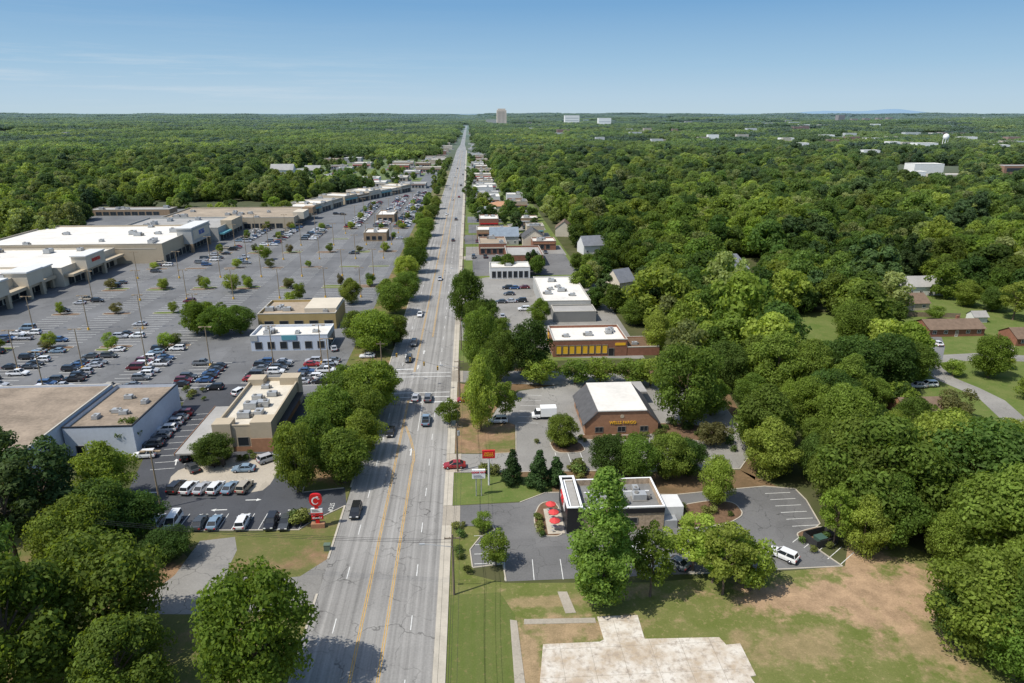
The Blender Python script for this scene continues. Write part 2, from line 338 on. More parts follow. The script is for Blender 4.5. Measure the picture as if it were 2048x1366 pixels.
def slabmat():
    m,nt,b=newmat('weathered_slab'); p=pos(nt); c=mixc(nt,ramp(nt,noi(nt,p,.25,7,.7),.4,.62),(.6,.56,.49),(.4,.32,.23)); c=mixc(nt,ramp(nt,noi(nt,p,1.3,5,.7),.5,.7),c,(.3,.25,.2))
    br=nn(nt,'ShaderNodeTexBrick'); br.offset=.0; br.inputs['Scale'].default_value=1; br.inputs['Brick Width'].default_value=4.2; br.inputs['Row Height'].default_value=5.; br.inputs['Mortar Size'].default_value=.035
    L(nt,p,br.inputs['Vector']); c=mixc(nt,math_(nt,'MULTIPLY',br.outputs['Fac'],.6),c,(.2,.17,.13))
    L(nt,c,b.inputs['Base Color']); b.inputs['Roughness'].default_value=.95; return m
tag(sb.make('foundation_slab',[slabmat()]),'cracked pale concrete foundation slab left in the grass','slab','structure')
sb=MB(); slab(GP([(1020,1240),(1034,1242),(1052,1380),(1030,1380)]),.08,sb); slab(GP([(1048,1239),(1190,1236),(1192,1246),(1048,1249)]),.07,sb)
slab(GP([(1115,1184),(1134,1184),(1152,1226),(1131,1227)]),.09,sb)
tag(sb.make('path',[CONC2]),'broken narrow concrete path in the grass','path','structure')
sheet('parking_lot',[(-2.9,211),G(1060,690),G(1100,705),(26,193),(53,190),(55,300),(8,300),(-2.9,290)],.014,A_PALE,'pale asphalt lots between low shops','parking lot')
sheet('parking_lot',rect(2,50,303,352),.015,A_MID,'aged asphalt lot by brick offices','parking lot')
sheet('lawn',GP([(1540,625),(1660,625),(1720,690),(1740,760),(1640,745),(1550,725)]),.008,GRASS,'bright lawn in a wooded clearing')
sheet('lawn',GP([(1780,560),(2200,600),(2200,940),(1980,940),(1860,870),(1830,740),(1760,690)]),.008,GRASS,'open residential lawns among trees')
strip('road',GP([(1560,704),(1640,708),(1720,716),(1850,719),(1960,713),(2200,724)]),6,.02,A_PALE,'curving residential street')
strip('road',GP([(1850,717),(1862,735),(1890,757),(1940,778),(1985,800),(2040,850)]),6,.024,A_PALE,'narrow residential lane')
strip('driveway',GP([(1862,715),(1868,690),(1862,672)]),6,.022,A_LOT,'dark driveway to a brick house')
strip('driveway',GP([(2010,716),(2015,690),(2020,672)]),4,.022,CONC2,'pale driveway to a brick house')
# ------------------------------------------------------------------ markings
W=MB(); Yk=MB()
def mk(b,x0,x1,y0,y1,z=.045): b.poly([(x0,y0,z),(x1,y0,z),(x1,y1,z),(x0,y1,z)])
y=-40
while y<1400:
    if not 160<y<183:
        for x in (-8.25,-19.25): mk(W,x-.07,x+.07,y,y+3)
    y+=12
yi=[(-60,163),(183,1400)]
yBay=G(820,930)[1]
for a,c in yi:
    for x in (-15.55,-15.25): mk(Yk,x-.06,x+.06,a,c)
for a,c in ((-60,yBay),(215,1400)):
    for x in (-11.9,-11.6): mk(Yk,x-.06,x+.06,a,c)
for o in (0,.3):
    pts=[(-11.9+o,yBay),(-11.75+o,yBay+2),(-12.1+o,yBay+6),(-13.2+o,yBay+12),(-14.9+o,yBay+19)]
    for p,q in zip(pts,pts[1:]): Yk.poly([(p[0]-.06,p[1],.046),(p[0]+.06,p[1],.046),(q[0]+.06,q[1],.046),(q[0]-.06,q[1],.046)])
mk(W,-11.8,-11.68,yBay+16,163)
for yy in (164.5,167.5,179,182): mk(W,RX0+.3,RX1-.3,yy,yy+.3)
mk(W,-15,RX1-.3,161,161.6); mk(W,RX0+.3,-15.8,185,185.6)
def stall_row(p,q,n,length,side=1,w=.12,z=.032):
    a=Vector(p); b=Vector(q); d=(b-a)/n; dn=d.normalized(); k=Vector((-dn.y,dn.x))*length*side; t=dn*w/2
    for i in range(n+1):
        c=a+d*i; e=c+k; W.poly([(*(c-t),z),(*(c+t),z),(*(e+t),z),(*(e-t),z)])
stall_row(G(300,1061),G(597,1059),11,5.2); stall_row(G(948,1072),(G(948,1072)[0],G(948,1128)[1]),3,5)
stall_row(G(1585,1085),G(1680,1130),4,5); stall_row(G(1580,985),G(1638,1050),5,-5)
stall_row(G(300,940),G(375,830),9,4.8,-1); stall_row(G(1010,1161),G(1300,1156),5,5.2)
stall_row(G(1110,905),G(1330,896),9,4.8,-1); stall_row(G(1035,845),G(1045,790),5,5,-1)
CARS=[]; COLS=[-165,-147,-129,-111,-93,-75,-57,-43]
def front(y):
    return -170 if y<338 else -146 if y<445 else -108 if y<500 else -110+(y-500)*.2 if y<560 else -98+(y-560)*.44
def okst(x,y):
    if x<front(y)+16 or x>-38: return False
    if -78<x<-38 and 195<y<254: return False
    if x>-70 and y<248 and not (173<y<192): return False
    if x>-95 and y<172: return False
    return True
islands=[]; lamps=[]
for X in COLS:
    y=172
    while y<650:
        if okst(X,y):
            k=int((y-172)/2.75)
            if k%14==0 or k%28==13:
                if y>180: islands.append((X,y))
            else:
                mk(W,X-5.2,X+5.2,y-.09,y+.09,.034)
                for s in (-1,1):
                    x=X+s*2.65
                    if y<213: p=.6 if X<-75 else .72
                    elif y<245: p=.14 if X<-90 else .05
                    elif y<330: p=.12 if X<-140 else .012
                    elif y<400: p=.34 if X<-95 else .015
                    elif y<440: p=.6 if X<-80 else .08
                    else: p=.8
                    if R.random()<p: CARS.append((x+R.uniform(-.2,.2),y+1.37,(math.pi/2)*R.choice((1,-1))+R.uniform(-.03,.03)))
            if k%14==7: lamps.append((X,y))
        y+=2.75
for X,y in islands: island(rect(X-5,X+5,y-.9,y+1.7),R.choice((0,0,1)))
def arrow(x,y,rz,s=1.,z=.033):
    c,n=math.cos(rz),math.sin(rz)
    for pl in ([(-.1,-1),(.1,-1),(.1,.6),(-.1,.6)],[(-.35,.6),(.35,.6),(0,1.3)]):
        W.poly([(x+s*(a*c-b_*n),y+s*(a*n+b_*c),z) for a,b_ in pl])
for q,rz in (((505,1000),-1.57),((440,1020),1.57),((300,985),1.57),((352,925),.3),((590,1020),-1.57)): arrow(*G(*q),rz,1.3)
for q in ((822,905),(848,705),(812,712),(836,735)): arrow(*G(*q),0,1.5,.046)
tm=text_mesh('STOP',1.25,MKW,0); o=lettering(tm,None,(*G(662,1015),.034),-math.pi/2,True); o.name='stop_marking'; tag(o,'white STOP lettering painted on dark asphalt','road marking','structure')
for o,q in ((W.make('road_marking',[MKW]),'worn white lane, stall and crossing lines'),(Yk.make('road_marking',[MKY]),'double yellow centre turn lane lines')): tag(o,q,'road marking','structure')
# ------------------------------------------------------------------ buildings
def ac(parent,x,y,z,s=1.):
    b=MB(); b.box(-1.1*s,1.1*s,-.75*s,.75*s,.15,1.15*s,0); b.box(-1.25*s,1.25*s,-.9*s,.9*s,0,.15,1); b.tube((-.45*s,0,1.15*s),(-.45*s,0,1.35*s),.38*s,.38*s,10,1)
    b.box(1.1*s,1.8*s,-.4*s,.4*s,.2,.8*s,1)
    o=b.make('air_conditioner',[METAL,FRAME],parent,loc=(x,y,z)); o.rotation_euler=(0,0,R.choice((0,1.5708,3.1416))); return o
class Bld:
    def __init__(s,name,label,pts,h,wall,roof,par=.6,units=0,cat='building',group=None,coping=None,usz=1.):
        P=ccw(pts); cx=sum(p[0] for p in P)/len(P); cy=sum(p[1] for p in P)/len(P); s.P=[(a-cx,b-cy) for a,b in P]; s.h=h; s.par=par
        s.c=(cx,cy); s.o=root(name,label,cat,cx,cy,group=group); b=MB(); n=len(P); Q=inset(s.P,.3); T=h+par
        for i in range(n):
            j=(i+1)%n; p,q,u,v=s.P[i],s.P[j],Q[i],Q[j]
            b.poly([(*p,0),(*q,0),(*q,T-.25),(*p,T-.25)],0); b.poly([(*v,h-.05),(*u,h-.05),(*u,T),(*v,T)],0)
            P2=inset(s.P,-.05); pp,qq=P2[i],P2[j]
            b.poly([(*pp,T-.25),(*qq,T-.25),(*qq,T),(*pp,T)],1); b.poly([(*pp,T),(*qq,T),(*v,T),(*u,T)],1); b.poly([(*p,T-.25),(*q,T-.25),(*qq,T-.25),(*pp,T-.25)],1)
        b.make('wall',[wall,coping or COPING],s.o); b=MB(); b.poly([(x,y,h) for x,y in Q]); b.make('roof',[roof],s.o)
        xs=[p[0] for p in Q]; ys=[p[1] for p in Q]
        t=0
        while units>0 and t<200:
            t+=1; x=R.uniform(min(xs)+2,max(xs)-2) if max(xs)-min(xs)>5 else 0; y=R.uniform(min(ys)+2,max(ys)-2) if max(ys)-min(ys)>5 else 0
            if inside(x,y,Q): ac(s.o,x,y,h,usz*R.uniform(.7,1.25)); units-=1
    def frame(s,i):
        a=Vector(s.P[i]); b=Vector(s.P[(i+1)%len(s.P)]); d=(b-a); Ln=d.length; d.normalize(); return a,d,Vector((d.y,-d.x)),Ln
    def panel(s,i,s0,s1,z0,z1,mat=None,proud=.1,name='window',fr=True,fm=None):
        a,d,n,Ln=s.frame(i); b=MB(); w=s1-s0; hh=z1-z0
        if fr:
            t=.12; b.box(0,t,-proud,.0,0,hh,1); b.box(w-t,w,-proud,0,0,hh,1); b.box(t,w-t,-proud,0,0,t,1); b.box(t,w-t,-proud,0,hh-t,hh,1)
            b.box(t,w-t,-proud*.45,0,t,hh-t,0)
            k=int(w//1.6)
            for j in range(1,k): b.box(w*j/k-.04,w*j/k+.04,-proud*.9,-proud*.45,t,hh-t,1)
        else: b.box(0,w,-proud,-.003,0,hh,0)
        o=b.make(name,[mat or GLASSB,fm or FRAME],s.o,loc=(*(a+d*s0),z0)); o.rotation_euler=(0,0,math.atan2(d.y,d.x)); return o
    def part(s,name,x0,x1,y0,y1,z0,z1,mats,**k):
        b=MB(); cx,cy=s.c; b.box(x0-cx,x1-cx,y0-cy,y1-cy,z0,z1,0); return b.make(name,mats,s.o)
# rect edges: 0 near(-Y), 1 right(+X), 2 far, 3 left(-X)
b=Bld('store_building','large flat gravel-roofed store with whitewashed walls',rect(-190,-86.5,62,160),7,WHITEWALL,RSTAIN,.5,5,usz=1.8)
b=Bld('store_building','lower tan gravel-roofed annex with white brick walls',rect(-86,-71.5,137,161),6.0,WHITEWALL,RSTAIN,.8,0,coping=DARKM)
for x,y in ((-82,143),(-79,146),(-77,145),(-75,151),(-80,154)): ac(b.o,x-b.c[0],y-b.c[1],6.0,.8)
b.panel(0,2,4,0,2.4,DARKM,name='door'); b.panel(0,8,9.2,0,2.3,METAL,name='door')
# --- chicken restaurant
Y_=3
b=Bld('restaurant','tan stucco and brick fast food restaurant with cream parapet',rect(-54.5,-42.8,134+Y_,162+Y_),5.4,STUCCO,M('dusty_white_roof',(.55,.5,.41),.9,.2,.3),.9,0,coping=STUCCO)
for x,y,s in ((-50,140,1.2),(-47,141,1.1),(-50,145,1.3),(-47.5,146,1.2),(-50,150,1),(-47,152,1),(-50,157,.8)): ac(b.o,x-b.c[0],y+Y_-b.c[1],5.4,s)
b.panel(0,0,11.7,0,1.1,BRICK2,.12,'brick_base',False); b.panel(1,0,28,0,1.1,BRICK2,.12,'brick_base',False)
for k in range(3): b.panel(0,1.2+k*3.4,3.6+k*3.4,1.2,3.4)
for k in range(6): b.panel(1,2+k*4.2,4.8+k*4.2,1.2,3.4)
b.part('tower',-46.8,-42.3,133.5+Y_,137.5+Y_,0,7.0,[STUCCO]); b.part('brick_base',-46.9,-42.2,133.4+Y_,137.6+Y_,0,3.2,[BRICK2]); b.part('tower',-54.9,-51,133.6+Y_,137+Y_,0,6.7,[STUCCO]); b.part('tower',-47,-42.4,158.8+Y_,162.3+Y_,0,7.3,[STUCCO]); b.part('tower',-54.8,-51,158.8+Y_,162.4+Y_,0,7,[STUCCO])
b.part('awning',-42.8,-41.2,138+Y_,158+Y_,3.5,3.7,[DARKM])
c=root('drive_through_canopy','long flat metal drive-through canopy on posts','canopy',-58.2,142); q=MB()
q.box(-2.2,2.2,-12,12,3,3.35,0); q.box(-2.3,-2.2,-12.1,12.1,2.9,3.5,1); q.box(2.2,2.3,-12.1,12.1,2.9,3.5,1); q.make('canopy_roof',[RGREY,BRICK2],c)
for yy in (-10,-3,4,11):
    q=MB(); q.box(-1.9,-1.7,yy,yy+.2,0,2.999); q.make('post',[DARKM],c)
c=root('menu_board','small dark drive-through menu kiosk','menu board',*G(438,935)); q=MB(); q.box(-1.4,-.1,-.2,.2,.6,2.2,0); q.box(.1,1.4,-.2,.2,.6,2.2,0); q.box(-1.5,1.5,-.4,.4,2.3,2.45,1); q.make('board',[DARKM,STUCCO2],c)
q=MB(); q.box(-1,-.8,-.1,.1,0,.59); q.make('post',[DARKM],c); q=MB(); q.box(.8,1,-.1,.1,0,.59); q.make('post',[DARKM],c)
# --- outparcel buildings in the lot
b=Bld('restaurant','low white and blue-grey restaurant with flat roof',rect(-67,-43.5,204,215),4.4,WHITEWALL,RWHITE,.8,5,coping=WHITE)
for k in range(6): b.panel(0,1.2+k*3.8,3.4+k*3.8,.6,3.0)
b.panel(0,9.5,14,3.5,5.0,TEAL,.2,'sign_board',False); b.panel(0,.0,2.2,3.3,5.1,STUCCO3,.18,'sign_board',False)
for k in range(3): b.panel(1,1+k*3.4,3.6+k*3.4,.6,3.2)
b=Bld('shop_building','tan retail building with mustard stucco front',rect(-71,-45,226,244),5,M('mustard_stucco',(.38,.28,.12),.9,.12,.3),RTAN,.8,7)
for k in range(5): b.panel(0,2+k*5,5+k*5,.5,3.2)
b.part('tower',-56,-45.2,229,243,5,6.6,[STUCCO2])
# --- strip mall
def shopfront(b,i,s0,s1,z1=3.6,step=5):
    s=s0
    while s+step<=s1: b.panel(i,s+.4,s+step-.4,.1,z1); s+=step
A=Bld('mall_store','long cream stucco store with white flat roof',rect(-262,-178,222,293),8,STUCCO2,RWHITE,.9,9,usz=1.5)
shopfront(A,1,22,68,3.5); A.part('canopy',-178,-173,246,292,4.2,5.4,[STUCCO])
for y0,y1,hh,xx in ((248,260,11,-172),(272,282,10.5,-172.2),(285,292.8,9.5,-174.5)):
    A.part('entrance_tower',-181,xx,y0,y1,5.41,hh,[STUCCO2]); A.part('column',xx-1.3,xx,y0,y0+1.5,0,5.4,[STUCCO]); A.part('column',xx-1.3,xx,y1-1.5,y1,0,5.4,[STUCCO])
    A.part('cornice',-181.3,xx+.4,y0-.4,y1+.4,hh+.002,hh+.6,[WHITE])
o=Bld('mall_store','cream stucco store with red lettering over the entrance',rect(-262,-171,293.2,339),7.4,STUCCO2,RWHITE,.8,7,usz=1.5)
shopfront(o,1,3,44,3.4); o.part('canopy',-171,-167,294,339,4.2,5.2,[STUCCO]); o.part('entrance_tower',-172.5,-166.3,304,320,5.21,10.6,[STUCCO2]); o.part('cornice',-172.8,-166,303.6,320.4,10.603,11.1,[WHITE])
o.part('column',-168,-166.4,304,305.5,0,5.2,[STUCCO]); o.part('column',-168,-166.4,318.5,320,0,5.2,[STUCCO])
me=text_mesh('BURKES',2.0,REDS,.1,.03); lettering(me,o.o,(-166.15-o.c[0],312-o.c[1],8.2),math.pi/2)
C=Bld('mall_store','broad tan block-walled store with pale roof',rect(-236,-149,340,400),9,STUCCO,RWHITE,.8,10,usz=1.5)
C.part('entrance_tower',-152,-144.5,366,392,4.6,12.5,[STUCCO3]); C.part('cornice',-152.3,-144.2,365.6,392.4,12.503,13.1,[WHITE]); shopfront(C,1,2,58,3.5)
for yy in (366,390.4): C.part('column',-146,-144.6,yy,yy+1.5,0,4.6,[BRICKT])
C.part('accent_panel',-144.5,-144.3,368,390,6.5,11.5,[STUCCO2]); lettering(text_mesh('ROSS',3.2,BLUES,.1,.04),C.o,(-144.15-C.c[0],379-C.c[1],9.2),math.pi/2)
C.panel(0,4,84,7.2,7.6,STUCCO2,.08,'trim_band',False)
Dm=Bld('mall_store','grey and tan store with arched entrance parapet',rect(-200,-143,400.2,444),7,STUCCO3,RGREY,.9,7,usz=1.5); shopfront(Dm,1,2,42,3.5); Dm.part('entrance_tower',-146,-139.5,414,432,4.2,10,[STUCCO]); Dm.part('canopy',-143,-139.8,400.5,413.9,3.9,4.8,[TEAL])
E=Bld('mall_store','wide tan anchor store with weathered flat roof',rect(-195,-111,445,496),6.4,STUCCO,RTAN,.8,12,usz=1.5); shopfront(E,1,3,50,3.5); E.part('entrance_tower',-114,-107,455,470,4.5,9,[STUCCO2]); E.part('entrance_tower',-114,-107,482,492,4.5,8.5,[BRICKT]); shopfront(E,0,42,80,3.3)
seg=[(Vector((-114,502)),Vector((-100,560)),3),(Vector((-99,562)),Vector((-54,662)),6)]
for p0,p1,nk in seg:
    dv=(p1-p0); dn=dv.normalized(); nv=Vector((-dn.y,dn.x))
    for k in range(nk):
        a=p0+dv*(k/nk)+dn*.2; c=p0+dv*((k+1)/nk); w=nv*R.uniform(18,26)
        o=Bld('shop_unit',R.choice(('white flat-roofed shop unit in a long row','tan stucco shop unit in a long row','brick shop unit in a long row')),[tuple(a),tuple(c),tuple(c+w),tuple(a+w)],R.uniform(4.8,6.6),R.choice((STUCCO,STUCCO2,BRICKT)),R.choice((RWHITE,RWHITE,RGREY)),.8,2,usz=1.4,group='shop units in the strip mall')
        for e in range(4):
            aa,dd,nn_,LL=o.frame(e)
            if nn_.x>.3 and nn_.y<.6 and LL>10: shopfront(o,e,1,LL-1,3.2); o.panel(e,1,LL-1,3.5,4.4,TEAL if k%3==0 else STUCCO2,.9,'canopy',False)
o=Bld('warehouse','long low flat-roofed warehouse behind the mall',rect(-271,-215,510,524),4,BRICKT,RGREY,.4,5,usz=1.5); shopfront(o,0,4,52,2.8)
# --- right side shops
b=Bld('restaurant','brick restaurant with rows of yellow shutters',rect(25.5,48,193,208),4.6,BRICK,RWHITE,.8,4)
for k in range(8):
    b.panel(0,.8+k*2.0,2.5+k*2.0,.9,3.7,YELLOW,.14,'shutter',True,FRAME)
b.panel(0,16.8,18.6,0,2.6,DARKM,.1,'door'); b.panel(3,1,4,.9,3.8,YELLOW,.14,'shutter',True,YELLOW); b.panel(0,18.8,22,3.4,4.2,GOLD,.1,'sign_band',False)
b=Bld('brick_enclosure','low brick service yard wall beside the restaurant',rect(48.2,58,193,203),2.6,BRICK,MULCH,.3,1)
b=Bld('shop_building','white-roofed block building with service units',rect(27,44.5,238,277),5,STUCCO3,RWHITE,.5,7)
for k in range(5): b.panel(0,1+k*3.2,3+k*3.2,.8,2.8)
b=Bld('shop_building','low grey block storeroom behind a hedge',rect(30,45,229,237.8),3.6,M('grey_block',(.2,.2,.19),.9,.1,.4),RGREY,.4,0)
b=Bld('bank_building','small white-fronted building with tall windows',rect(9.6,27.4,297,309),4.4,WHITE,RWHITE,.8,2)
for k in range(7): b.panel(0,.8+k*2.4,2.6+k*2.4,.4,3.4)
b=Bld('office_building','red brick office with flat grey roof',rect(18.5,36,322,346),4.8,BRICK,RGREY,.9,3)
for k in range(5): b.panel(0,1.5+k*3.2,3.2+k*3.2,1,3)
# --- brick bank
x0,x1,y0,y1=26.6,43.4,140,156.5; cx,cy=(x0+x1)/2,(y0+y1)/2
b=root('bank_building','red brick bank with dark mansard sides and white top','bank',cx,cy)
w=(x1-x0)/2; d=(y1-y0)/2; q=MB(); tw=5.6; ez=3.1; tz=5.9
for yy,s in ((-d,1),(d,-1)):
    pts=[(-w,yy,0),(w,yy,0),(w,yy,ez),(tw+.3,yy,tz),(-tw-.3,yy,tz),(-w,yy,ez)]
    q.poly(pts if s==1 else pts[::-1])
q.poly([(-w,d,0),(-w,-d,0),(-w,-d,ez),(-w,d,ez)]); q.poly([(w,-d,0),(w,d,0),(w,d,ez),(w,-d,ez)]); q.make('wall',[BRICK2],b)
for s in (-1,1):
    q=MB(); q.poly([(s*(w+.5),-d-.25,ez-.3),(s*(w+.5),d+.25,ez-.3),(s*tw,d+.25,tz+.12),(s*tw,-d-.25,tz+.12)]); q.poly([(s*(w+.5),-d-.25,ez-.45),(s*(w+.5),d+.25,ez-.45),(s*(w+.5),d+.25,ez-.3),(s*(w+.5),-d-.25,ez-.3)])
    q.make('roof_slope',[SHING],b)
    q=MB(); q.poly([(s*(w+.5),-d-.26,ez-.55),(s*(w+.5),-d-.26,ez-.25),(s*(tw),-d-.26,tz+.15),(s*(tw),-d-.26,tz-.2)]); q.make('fascia',[SHING],b)
q=MB(); q.box(-tw,tw,-d-.25,d+.25,tz+.05,tz+.3); q.make('flat_roof',[RWHITE],b)
def win(parent,x,y,z,ww,hh,mat=GLASSB,name='window',fm=WHITE):
    q=MB(); t=.1; q.box(-ww/2,-ww/2+t,-.08,0,0,hh,1); q.box(ww/2-t,ww/2,-.08,0,0,hh,1); q.box(-ww/2+t,ww/2-t,-.08,0,0,t,1); q.box(-ww/2+t,ww/2-t,-.08,0,hh-t,hh,1); q.box(-ww/2+t,ww/2-t,-.03,0,t,hh-t,0); q.box(-.04,.04,-.07,-.03,t,hh-t,1)
    return q.make(name,[mat,fm],parent,loc=(x,y,z))
for xx in (-5.2,0,5.2): win(b,xx,-d,.7,1.9,1.4,fm=FRAME)
me=text_mesh('WELLS FARGO',.95,GOLD,.05,.012); lettering(me,b,(.2,-d-.1,3.05))
q=MB(); q.tube((0,-d-.05,4.6),(0,-d,4.6),.45,.45,16); q.make('medallion',[STUCCO],b)
for s in (-1,1):
    for yy in (-5,0,5):
        o=win(b,s*w,yy,.7,1.8,1.6,fm=FRAME); o.rotation_euler=(0,0,s*math.pi/2)
q=MB(); q.box(2,10,d+.1,d+7,3.0,3.5); q.box(3,3.4,d+6,d+6.4,0,2.99); q.box(9,9.4,d+6,d+6.4,0,2.99); q.make('drive_through_canopy',[RGREY],b)
# --- burger restaurant
b=Bld('restaurant','stone and black burger restaurant with white-lined parapet',rect(17.8,34.5,102.5,112.5),3.5,STONE,M('dark_membrane',(.17,.17,.165),.9,.3,.3),1.2,0,coping=WSIGN)
ox,oy=b.c
for x,y,s in ((22.5,106,.9),(24,110,.8),(27,105.5,1.),(31,107,1.1),(31,110,.7),(28,110,.7),(25,105.6,.6)): ac(b.o,x-ox,y-oy,3.5,s)
b.part('roof_screen',21,33,107.8,108.1,3.5,4.6,[WHITE])
q=MB()
for a in ((17.2,17.45,102.1,112.9),(19.55,19.8,102.1,112.9),(17.45,19.55,102.1,102.35),(17.45,19.55,112.65,112.9)): q.box(a[0]-ox,a[1]-ox,a[2]-oy,a[3]-oy,0,5.1,0)
q.box(17.45-ox,19.55-ox,102.35-oy,112.65-oy,4.4,4.5,1); q.make('tower',[DARKM,RGREY],b.o)
q=MB()
for a in ((17.1,17.5,102.0,113.0),(19.5,19.9,102.0,113.0),(17.5,19.5,102.0,102.4),(17.5,19.5,112.6,113.0)): q.box(a[0]-ox,a[1]-ox,a[2]-oy,a[3]-oy,5.102,5.3)
q.make('tower_cap',[WSIGN],b.o)
b.panel(0,2.4,16.7,3.45,4.35,DARKM,.15,'fascia',False); b.panel(0,10,12,1.3,2.6); b.panel(0,6,7.2,0,2.3,METAL,.08,'door',True)
b.panel(1,1,9,3.4,4.3,DARKM,.12,'fascia',False)
o=lettering(text_mesh('COOK\nOUT',1.2,REDS,.06,.02),b.o,(17.02-ox,107.5-oy,3.9),-math.pi/2); q=MB(); q.box(17.08-ox,17.19-ox,105-oy,110-oy,2.7,5.0); q.make('sign_board',[WSIGN],b.o)
b.part('cooler',34.6,38.6,104.6,108.8,.0,3.1,[WHITE]); b.part('cooler',34.6,37,102.6,104.5,0,1.6,[METAL]); b.part('step',20,22,101,102.0,0,.3,[CONC])
island([(12.3,101.5),(17,101.2),(17,112.5),(13.5,112.5),(11.6,107)],0)
sheet('patio',[(13.9,102),(16.9,102),(16.9,110),(13.9,110)],.146,CONC,'small concrete dining patio','patio')
island(GP([(1352,1012),(1425,1000),(1470,1005),(1490,1030),(1455,1050),(1345,1062)]),0); island(GP([(1590,1065),(1650,1050),(1680,1090),(1640,1095),(1600,1080)]),0)
island(GP([(1095,880),(1160,882),(1175,905),(1110,908)]),0); island(GP([(1300,845),(1400,850),(1445,865),(1440,890),(1380,880),(1305,868)]),0); island(GP([(1150,868),(1300,872),(1300,880),(1170,882)]),0,1)
for x,y in ((15.2,103.2),(15.3,105.9),(15.1,108.6)):
    u=root('patio_umbrella','red patio umbrella over a round table','umbrella',x,y,.15,group='red patio umbrellas'); q=MB(); q.tube((0,0,0),(0,0,2.3),.035,.03,6); q.make('pole',[METAL],u)
    q=MB(); n=8; r_=.98
    for i in range(n):
        a=2*math.pi*i/n; c=2*math.pi*(i+1)/n; q.poly([(r_*math.cos(a),r_*math.sin(a),1.9),(r_*math.cos(c),r_*math.sin(c),1.9),(0,0,2.4)]); q.poly([(r_*math.cos(a),r_*math.sin(a),1.78),(r_*math.cos(c),r_*math.sin(c),1.78),(r_*math.cos(c),r_*math.sin(c),1.9),(r_*math.cos(a),r_*math.sin(a),1.9)])
    q.make('canopy',[UMB],u); q=MB(); q.tube((0,0,.7),(0,0,.75),.5,.5,12)
    for a in (0,2.1,4.2): q.box(math.cos(a)*.8-.25,math.cos(a)*.8+.25,math.sin(a)*.8-.15,math.sin(a)*.8+.15,.38,.45)
    q.make('table',[METAL],u)
x,y=G(1640,1083); e=root('bin_enclosure','black slatted bin enclosure at the lot edge','enclosure',x,y,rz=.3); e.scale=(.8,.8,.8); q=MB(); q.box(-3,-2.9,-2,2,0,2.0); q.box(2.9,3,-2,2,0,2.0); q.box(-2.9,2.9,1.9,2,0,2.0); q.box(-2.9,-.1,-2,-1.9,0,1.9); q.box(.1,2.9,-2,-1.9,0,1.9); q.make('fence_panel',[M('dark_slats',(.035,.035,.035),.8,.3,2)],e); q=MB(); q.frustum((-1,1,-.8,.9),(-1.1,1.1,-1,1),0,1.3); q.make('bin',[flat('bin_green',(.05,.1,.08),.6)],e)
# ------------------------------------------------------------------ houses
def house(name,label,cx,cy,w,d,h,rh,wall,roof,rz=0,chim=False,hip=0.,group=None,wins=True):
    e=root(name,label,'house',cx,cy,rz=rz,group=group); q=MB(); w/=2; d/=2
    q.poly([(-w,-d,0),(w,-d,0),(w,-d,h),(-w,-d,h)]); q.poly([(w,d,0),(-w,d,0),(-w,d,h),(w,d,h)])
    for s in (-1,1):
        p=[(s*w,-s*d,0),(s*w,s*d,0),(s*w,s*d,h)]+([(s*w,0,h+rh)] if hip==0 else [])+[(s*w,-s*d,h)]; q.poly(p)
    q.make('wall',[wall],e); q=MB(); o=.5; zz=h-rh*o/d; rx=w+o*.6-hip
    q.poly([(-w-o*.6,-d-o,zz),(w+o*.6,-d-o,zz),(rx,0,h+rh+.05),(-rx,0,h+rh+.05)]); q.poly([(w+o*.6,d+o,zz),(-w-o*.6,d+o,zz),(-rx,0,h+rh+.05),(rx,0,h+rh+.05)])
    if hip:
        for s in (-1,1): q.poly([(s*(w+o*.6),-s*(d+o),zz),(s*(w+o*.6),s*(d+o),zz),(s*rx,0,h+rh+.05)])
    r=q.make('roof',[roof],e)
    if chim: q=MB(); q.box(w*.3,w*.3+.9,.6,1.3,0,rh*.8+1.2); c=q.make('chimney',[BRICK],r,loc=(0,0,h))
    if wins:
        n=max(2,int(w*2//3.5))
        for k in range(n):
            xx=-w+(k+.5)*2*w/n
            if k==n//2: win(e,xx,-d,0,1,2.1,WOOD,'door')
            else: win(e,xx,-d,1,1.3,1.2)
    return e
def hp(pl,pr,dd): (a,b),(c,e)=G(*pl),G(*pr); return (a+c)/2,(b+e)/2+dd/2,abs(c-a),dd
GSH=M('grey_shingle',(.17,.18,.2),.9,.2,.6)
x,y,w,d=hp((1852,672),(1972,674),9); house('brick_house','low red brick ranch house with brown roof',x,y,w,d,2.8,2,BRICK,SHINGB,chim=True)
x,y,w,d=hp((1795,618),(1855,624),10); house('house','tan house with brown gabled roof among trees',x,y,w+4,d,3,2.5,STUCCO,SHINGB)
x,y=G(1835,585); house('house','pale-roofed bungalow half hidden by trees',x,y,16,10,4,3,WHITE,RGREY)
x,y,w,d=hp((1440,565),(1500,565),12); house('house','grey-roofed two-storey house surrounded by trees',x,y,w*.85,d,6.5,5,STUCCO3,GSH,hip=4); house('house','grey-roofed wing of a large house',x-9,y+8,9,9,6,4.5,STUCCO3,SHING,rz=1.57,wins=False)
x,y,w,d=hp((1225,588),(1265,588),12); house('house','small house with grey gabled roof under trees',x,y,w,9,5,4.2,STUCCO2,GSH,rz=.5)
x,y=G(1182,505); house('house','white house with grey roof behind the shops',x,y,12,10,5,4,WHITE,GSH,rz=.2)
x,y=G(1128,470); house('house','cream house with brown roof behind the shops',x,y,12,10,5,4,STUCCO2,SHINGB,rz=1.4)
x,y,w,d=hp((1800,838),(1905,850),8); house('house','low house with rust brown shingle roof',x,y,w,d,2.8,2,BRICK2,SHINGB)
